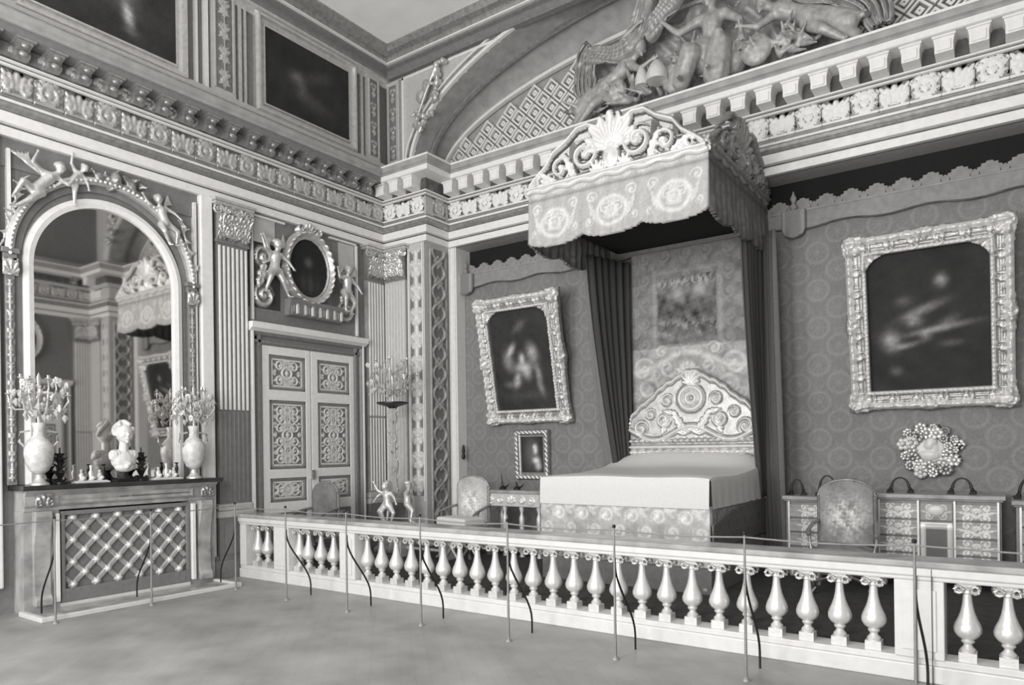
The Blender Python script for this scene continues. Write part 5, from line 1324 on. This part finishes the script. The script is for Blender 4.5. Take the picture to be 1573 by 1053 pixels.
# ================================================================== SEATS
tap = mk('tapestry_seat', 1.0, .9, attr=True, var=.1, scale=30)
def armchair(loc, rz, label, w_=.66, bh=1.12, base=.24, flower=True, wood=giltd):
    r = root('armchair', loc, rz, label=label, cat='chair')
    sh = .46
    def rr(X, Z):
        e = w_ / 2 - .04; return (np.abs(X) < e) & (Z < bh - .16 + .16 * np.sqrt(np.clip(1 - (X / e) ** 2 * .95, 0, 1)))
    def bt(X, Z):
        o = base * (1 + .3 * fbm(X, Z, 6, 2))
        if flower:
            m_ = g(np.hypot(X, (Z - .83) * .95), .21); o = o * (1 + .3 * m_) + m_ * .45 * np.clip(.5 + fbm(X, Z, 16, 4) + .8 * (fbm(X, Z, 34, 7) > .3), 0, 1.2)
        return np.clip(o, .03, .9)
    relief('backrest', -w_ / 2, w_ / 2, sh + .06, bh, .011, lambda X, Z: .05 * (1 - (X / w_ * 2) ** 4), [tap], r, T=bt, mask=rr, y=.30)
    relief('back_panel', -w_ / 2, w_ / 2, sh + .06, bh, .03, .01, [cloth], r, T=lambda X, Z: .2 + 0 * X, mask=rr, y=.32)
    nP = 28; P = [(-w_ / 2 + .03, .31, .12)] + [((w_ / 2 - .03) * math.sin(t), .31, bh - .17 + .18 * math.cos(t)) for t in np.linspace(-PI / 2, PI / 2, nP)] + [(w_ / 2 - .03, .31, .12)]
    MB().tube(P, .022, 8).build('back_frame', wood, r, smooth=True)
    s_ = MB().box(-w_ / 2 + .02, w_ / 2 - .02, -.28, .30, sh - .09, sh); s_.build('seat_frame', wood, r, bevel=.01)
    relief('seat', -w_ / 2 + .02, w_ / 2 - .02, -.28, .29, .02, lambda X, Z: .07 * (1 - (X / w_ * 2) ** 4) * (1 - ((Z) / .3) ** 4), [tap], r, T=lambda X, Z: np.clip(base * 1.2 * (1 + .4 * fbm(X, Z, 9, 3)), .03, .9), loc=(0, 0, sh)).rotation_euler = (-PI / 2, 0, 0)
    for sx in (-1, 1):
        for sy, nm in ((-1, 'f'), (1, 'b')):
            m_ = MB(); m_.tube([(sx * (w_ / 2 - .04), sy * .26, sh - .05), (sx * (w_ / 2 - .01), sy * .28, .28), (sx * (w_ / 2 - .05), sy * .27, .08), (sx * (w_ / 2 - .02), sy * .30, .0)], [.032, .028, .02, .028], 8); m_.build('leg', wood, r, smooth=True)
        m_ = MB(); m_.tube([(sx * (w_ / 2 - .03), .29, .78), (sx * (w_ / 2 + .01), .1, .76), (sx * (w_ / 2 + .02), -.1, .72), (sx * (w_ / 2 + .03), -.2, .70), (sx * (w_ / 2 + .01), -.25, .66)], .022, 8)
        m_.tube([(sx * (w_ / 2 + .02), -.1, .71), (sx * (w_ / 2 + .01), -.16, .56), (sx * (w_ / 2 - .02), -.2, .44)], .018, 8); m_.build('arm', wood, r, smooth=True)
    m_ = MB(); m_.tube([(-w_ / 2 + .04, -.26, .14), (0, 0, .2), (w_ / 2 - .04, .26, .14)], .016, 6); m_.tube([(w_ / 2 - .04, -.26, .14), (0, 0, .2), (-w_ / 2 + .04, .26, .14)], .016, 6); m_.build('stretcher', wood, r, smooth=True)
    return r
armchair((.50, 7.25, 0.12), .15, 'grey upholstered armchair behind the balustrade in front of the double door', .56, 1.18, .18, False, dimp)
armchair((2.28, 8.75, .12), .12, 'pale flowered armchair with round back left of the table beside the bed', .64, 1.24, .40, True, giltd)
armchair((7.78, 8.85, .12), .08, 'tapestry armchair with flower medallion back, in front of the cabinets right of the bed', .66, 1.25, .22, True, giltd)
# low padded stool before the left armchair
st = root('low_stool', (2.92, 7.9, .12), -.2, label='low pale folding stool with crossed legs in front of the round-backed armchair', cat='stool')
MB().box(-.32, .32, -.2, .2, .60, .72).build('cushion', linen, st, bevel=.03)
relief('fringe', -.32, .32, .5, .61, .012, lambda X, Z: .012 + .006 * np.sin(X * 200), [gilt], st, y=-.2)
m_ = MB()
for s in (-1, 1):
    for yy in (-.17, .17): m_.tube([(-s * .28, yy, 0), (0, yy, .3), (s * .28, yy, .6)], .02, 6)
m_.build('crossed_legs', gilt, st, smooth=True)

# ================================================================== TABLE LEFT OF THE BED
tb = root('console_table', (2.95, 9.35, .12), 0, label='pale console table with turned legs between the armchair and the bed', cat='table')
MB().box(-.56, .56, -.26, .26, .98, 1.03).build('table_top', marble, tb, bevel=.01)
relief('apron', -.53, .53, .78, .98, .012, lambda X, Z: .02 + .03 * mxm(fan(X, Z, 0, .82, .14, 5, 2.6), spiral(np.abs(X), Z, .2, .88, .07, 1.4), spiral(np.abs(X), Z, .38, .88, .07, 1.4, -1)), [cream, gilth], tb, thr=.03, y=-.22)
MB().box(-.53, .53, -.22, .22, .80, .98).build('apron_box', cream, tb)
lg = None
for sx in (-.48, -.16, .16, .48):
    for sy in (-.18, .18):
        if abs(sx) < .2 and sy > 0: continue
        if lg is None: lg = MB().lathe([(.0, 0), (.045, 0), (.03, .08), (.04, .14), (.022, .2), (.04, .5), (.045, .6), (.02, .68), (.04, .74), (.04, .8), (.0, .8)], n=12).build('leg', gilth, tb, smooth=True, loc=(sx, sy, 0))
        else: again(lg, loc=(sx, sy, 0))
MB().box(-.5, .5, -.2, .2, .10, .14).build('shelf', cream, tb, bevel=.01)
def iron_arch(loc, label, w_=.27, h_=.18, rz=0):
    r = root('arched_bronze', loc, rz, label=label, cat='bronze')
    P = [(w_ * .36 * math.cos(t), 0, .02 + h_ * .9 * math.sin(t) ** .8) for t in np.linspace(0, PI, 15)]
    MB().tube(P, [.02 - .011 * math.sin(t) for t in np.linspace(0, PI, 15)], 7).build('arch', black, r, smooth=True)
    for s in (-1, 1):
        m_ = MB(); m_.frus((s * w_ * .40, 0), .04, .022, 0, .035); m_.sphere((s * w_ * .38, 0, .05), .022, 6); m_.tube([(s * w_ * .34, 0, .03), (s * w_ * .47, 0, .035), (s * w_ * .53, 0, .02)], .012, 5); m_.build('foot', black, r, smooth=True)
    return r
for x, lb, h_ in ((2.62, 'dark spiked bronze at the left end of the console table', .2), (2.9, 'small dark bronze in the middle of the console table', .08)):
    r = root('dark_bronze', (x, 9.35, 1.151), 0, label=lb, cat='bronze')
    MB().lathe([(.0, 0), (.06, 0), (.05, .03), (.03, .05), (.0, .06)], n=12).build('base', black, r, smooth=True)
    m_ = MB(); m_.tube([(0, 0, .03), (-.01, 0, .1), (-.03, 0, .05 + h_)], [.02, .014, .004], 6); m_.tube([(.03, 0, .03), (.09, 0, .05), (.12, 0, .09)], [.018, .012, .005], 6); m_.build('prongs', black, r, smooth=True)

# ================================================================== CABINETS RIGHT OF THE BED
def marq(base, amp, k=.16, seed=1):
    def T(X, Z):
        o = 0
        ax = np.abs(X)
        o = mxm(spiral(ax, Z, k * .8, k * .5, k * .5, 1.6), spiral(ax, Z, k * .8, -k * .5, k * .5, 1.6, -1), fan(X, Z, 0, 0, k * .6, 7, 3), fan(X, -Z, 0, 0, k * .6, 7, 3), leafl(ax, Z, .02, -k * .2, k * 1.6, k * .2, .2))
        return np.clip(base * (.55 + amp * o + .1 * fbm(X, Z, 30, seed)), .02, 1)
    return T
def cabinet(loc, w_, h_, dp, label, niche=True, cols=None, top=marble):
    r = root('cabinet', loc, 0, label=label, cat='cabinet')
    leg = .16
    MB().box(-w_ / 2, w_ / 2, -dp, 0, leg, h_ - .07).build('carcass', dimp, r)
    MB().box(-w_ / 2 - .04, w_ / 2 + .04, -dp - .05, 0, h_ - .05, h_).box(-w_ / 2 - .02, w_ / 2 + .02, -dp - .03, 0, h_ - .07, h_ - .05).build('top', top, r, bevel=.008)
    lgs = None
    for sx in (-1, 1):
        for yy in (-dp + .05, -.05):
            if lgs is None: lgs = MB().lathe([(.0, 0), (.04, 0), (.05, .05), (.03, .1), (.05, leg), (.0, leg)], n=10).build('foot', gilt, r, smooth=True, loc=(sx * (w_ / 2 - .06), yy, 0))
            else: again(lgs, loc=(sx * (w_ / 2 - .06), yy, 0))
    cols = cols or [(-w_ / 2 + .03, -w_ / 2 + .03 + w_ * .33), (w_ / 2 - .03 - w_ * .33, w_ / 2 - .03)]
    for a, b_ in cols:
        n_ = 4; z0, z1 = leg + .04, h_ - .1; st_ = (z1 - z0) / n_
        for i in range(n_):
            cx, cz = (a + b_) / 2, z0 + st_ * (i + .5); pw, ph = b_ - a, st_ - .02
            d = relief('drawer', -pw / 2, pw / 2, -ph / 2, ph / 2, .010, lambda X, Z: .02 + .008 * (g(np.abs(X) - pw / 2 + .015, .01) + g(np.abs(Z) - ph / 2 + .015, .01)), [toned], r, T=marq(.62, .9, min(pw, ph) * .62, i), loc=(cx, -dp, cz))
            MB().lathe([(.0, 0), (.014, .01), (.012, .025), (.0, .03)], n=8).build('knob', gilth, d, smooth=True, loc=(0, -.02, 0)).rotation_euler = (PI / 2, 0, 0)
    for x in [v for c in cols for v in c]:
        MB().box(x - .012, x + .012, -dp - .035, -dp, leg, h_ - .07).build('stile', gilth, r, bevel=.004)
    if niche:
        a, b_ = cols[0][1] + .02, cols[1][0] - .02
        relief('door', -(b_ - a) / 2, (b_ - a) / 2, 0, h_ - leg - .36, .012, lambda X, Z: .012 + .02 * (g(np.abs(X) - (b_ - a) / 2 + .03, .014) + g(Z - (h_ - leg - .40), .014)), [toned], r, T=lambda X, Z: .12 + .5 * (np.abs(X) > (b_ - a) / 2 - .05) + .5 * (Z > h_ - leg - .42), loc=((a + b_) / 2, -dp, leg + .03))
        m_ = MB().box(a, b_, -dp - .03, -dp, h_ - .34, h_ - .32); m_.build('cornice', gilth, r, bevel=.004)
        relief('upper_panel', -(b_ - a) / 2, (b_ - a) / 2, -.1, .1, .01, lambda X, Z: .02 + .02 * g(np.hypot(X, Z), .08), [toned], r, T=marq(.55, .7, .09), loc=((a + b_) / 2, -dp, h_ - .2))
        ov = MB(); ov.sphere(((a + b_) / 2, -dp - .035, h_ - .18), (.085, .02, .06), 14); ov.build('oval_plaque', wmarble, r, smooth=True)
    return r
cabinet((8.64, 10.05, .12), 1.24, 1.09, .52, 'marquetry cabinet with drawers either side of a small door, under the flower medallion')
cabinet((7.27, 10.05, .12), .62, 1.03, .45, 'narrow pale marquetry cabinet half hidden between the bed curtain and the tapestry armchair', False, [(-.27, .27)])
cabinet((9.72, 9.95, .12), .66, 1.05, .5, 'marquetry cabinet at the right edge of the picture', False, [(-.29, .29)])
iron_arch((8.25, 9.75, 1.21), 'black arched bronze, left one on top of the wide marquetry cabinet')
iron_arch((8.88, 9.75, 1.21), 'black arched bronze, right one on top of the wide marquetry cabinet')
iron_arch((7.42, 9.8, 1.15), 'black arched bronze peeping over the back of the tapestry armchair', h_=.26)
iron_arch((9.55, 9.7, 1.17), 'large black arched bronze on the cabinet at the right edge', w_=.36, h_=.26)
iron_arch((7.05, 9.8, 1.15), 'black bronze half hidden beside the right bed curtain', w_=.2, h_=.2)
# rolled carpet and low bench inside the balustrade
bn = root('low_bench', (1.9, 8.3, .12), 0, label='low pale bench on gilt feet, seen between the left balusters', cat='bench')
MB().box(-.5, .5, -.2, .2, .30, .36).build('seat', linen, bn, bevel=.02)
m_ = MB()
for x in (-.42, .42): m_.box(x - .03, x + .03, -.16, .16, 0, .30)
m_.box(-.42, .42, -.02, .02, .12, .16)
m_.build('frame', gilth, bn, bevel=.006)
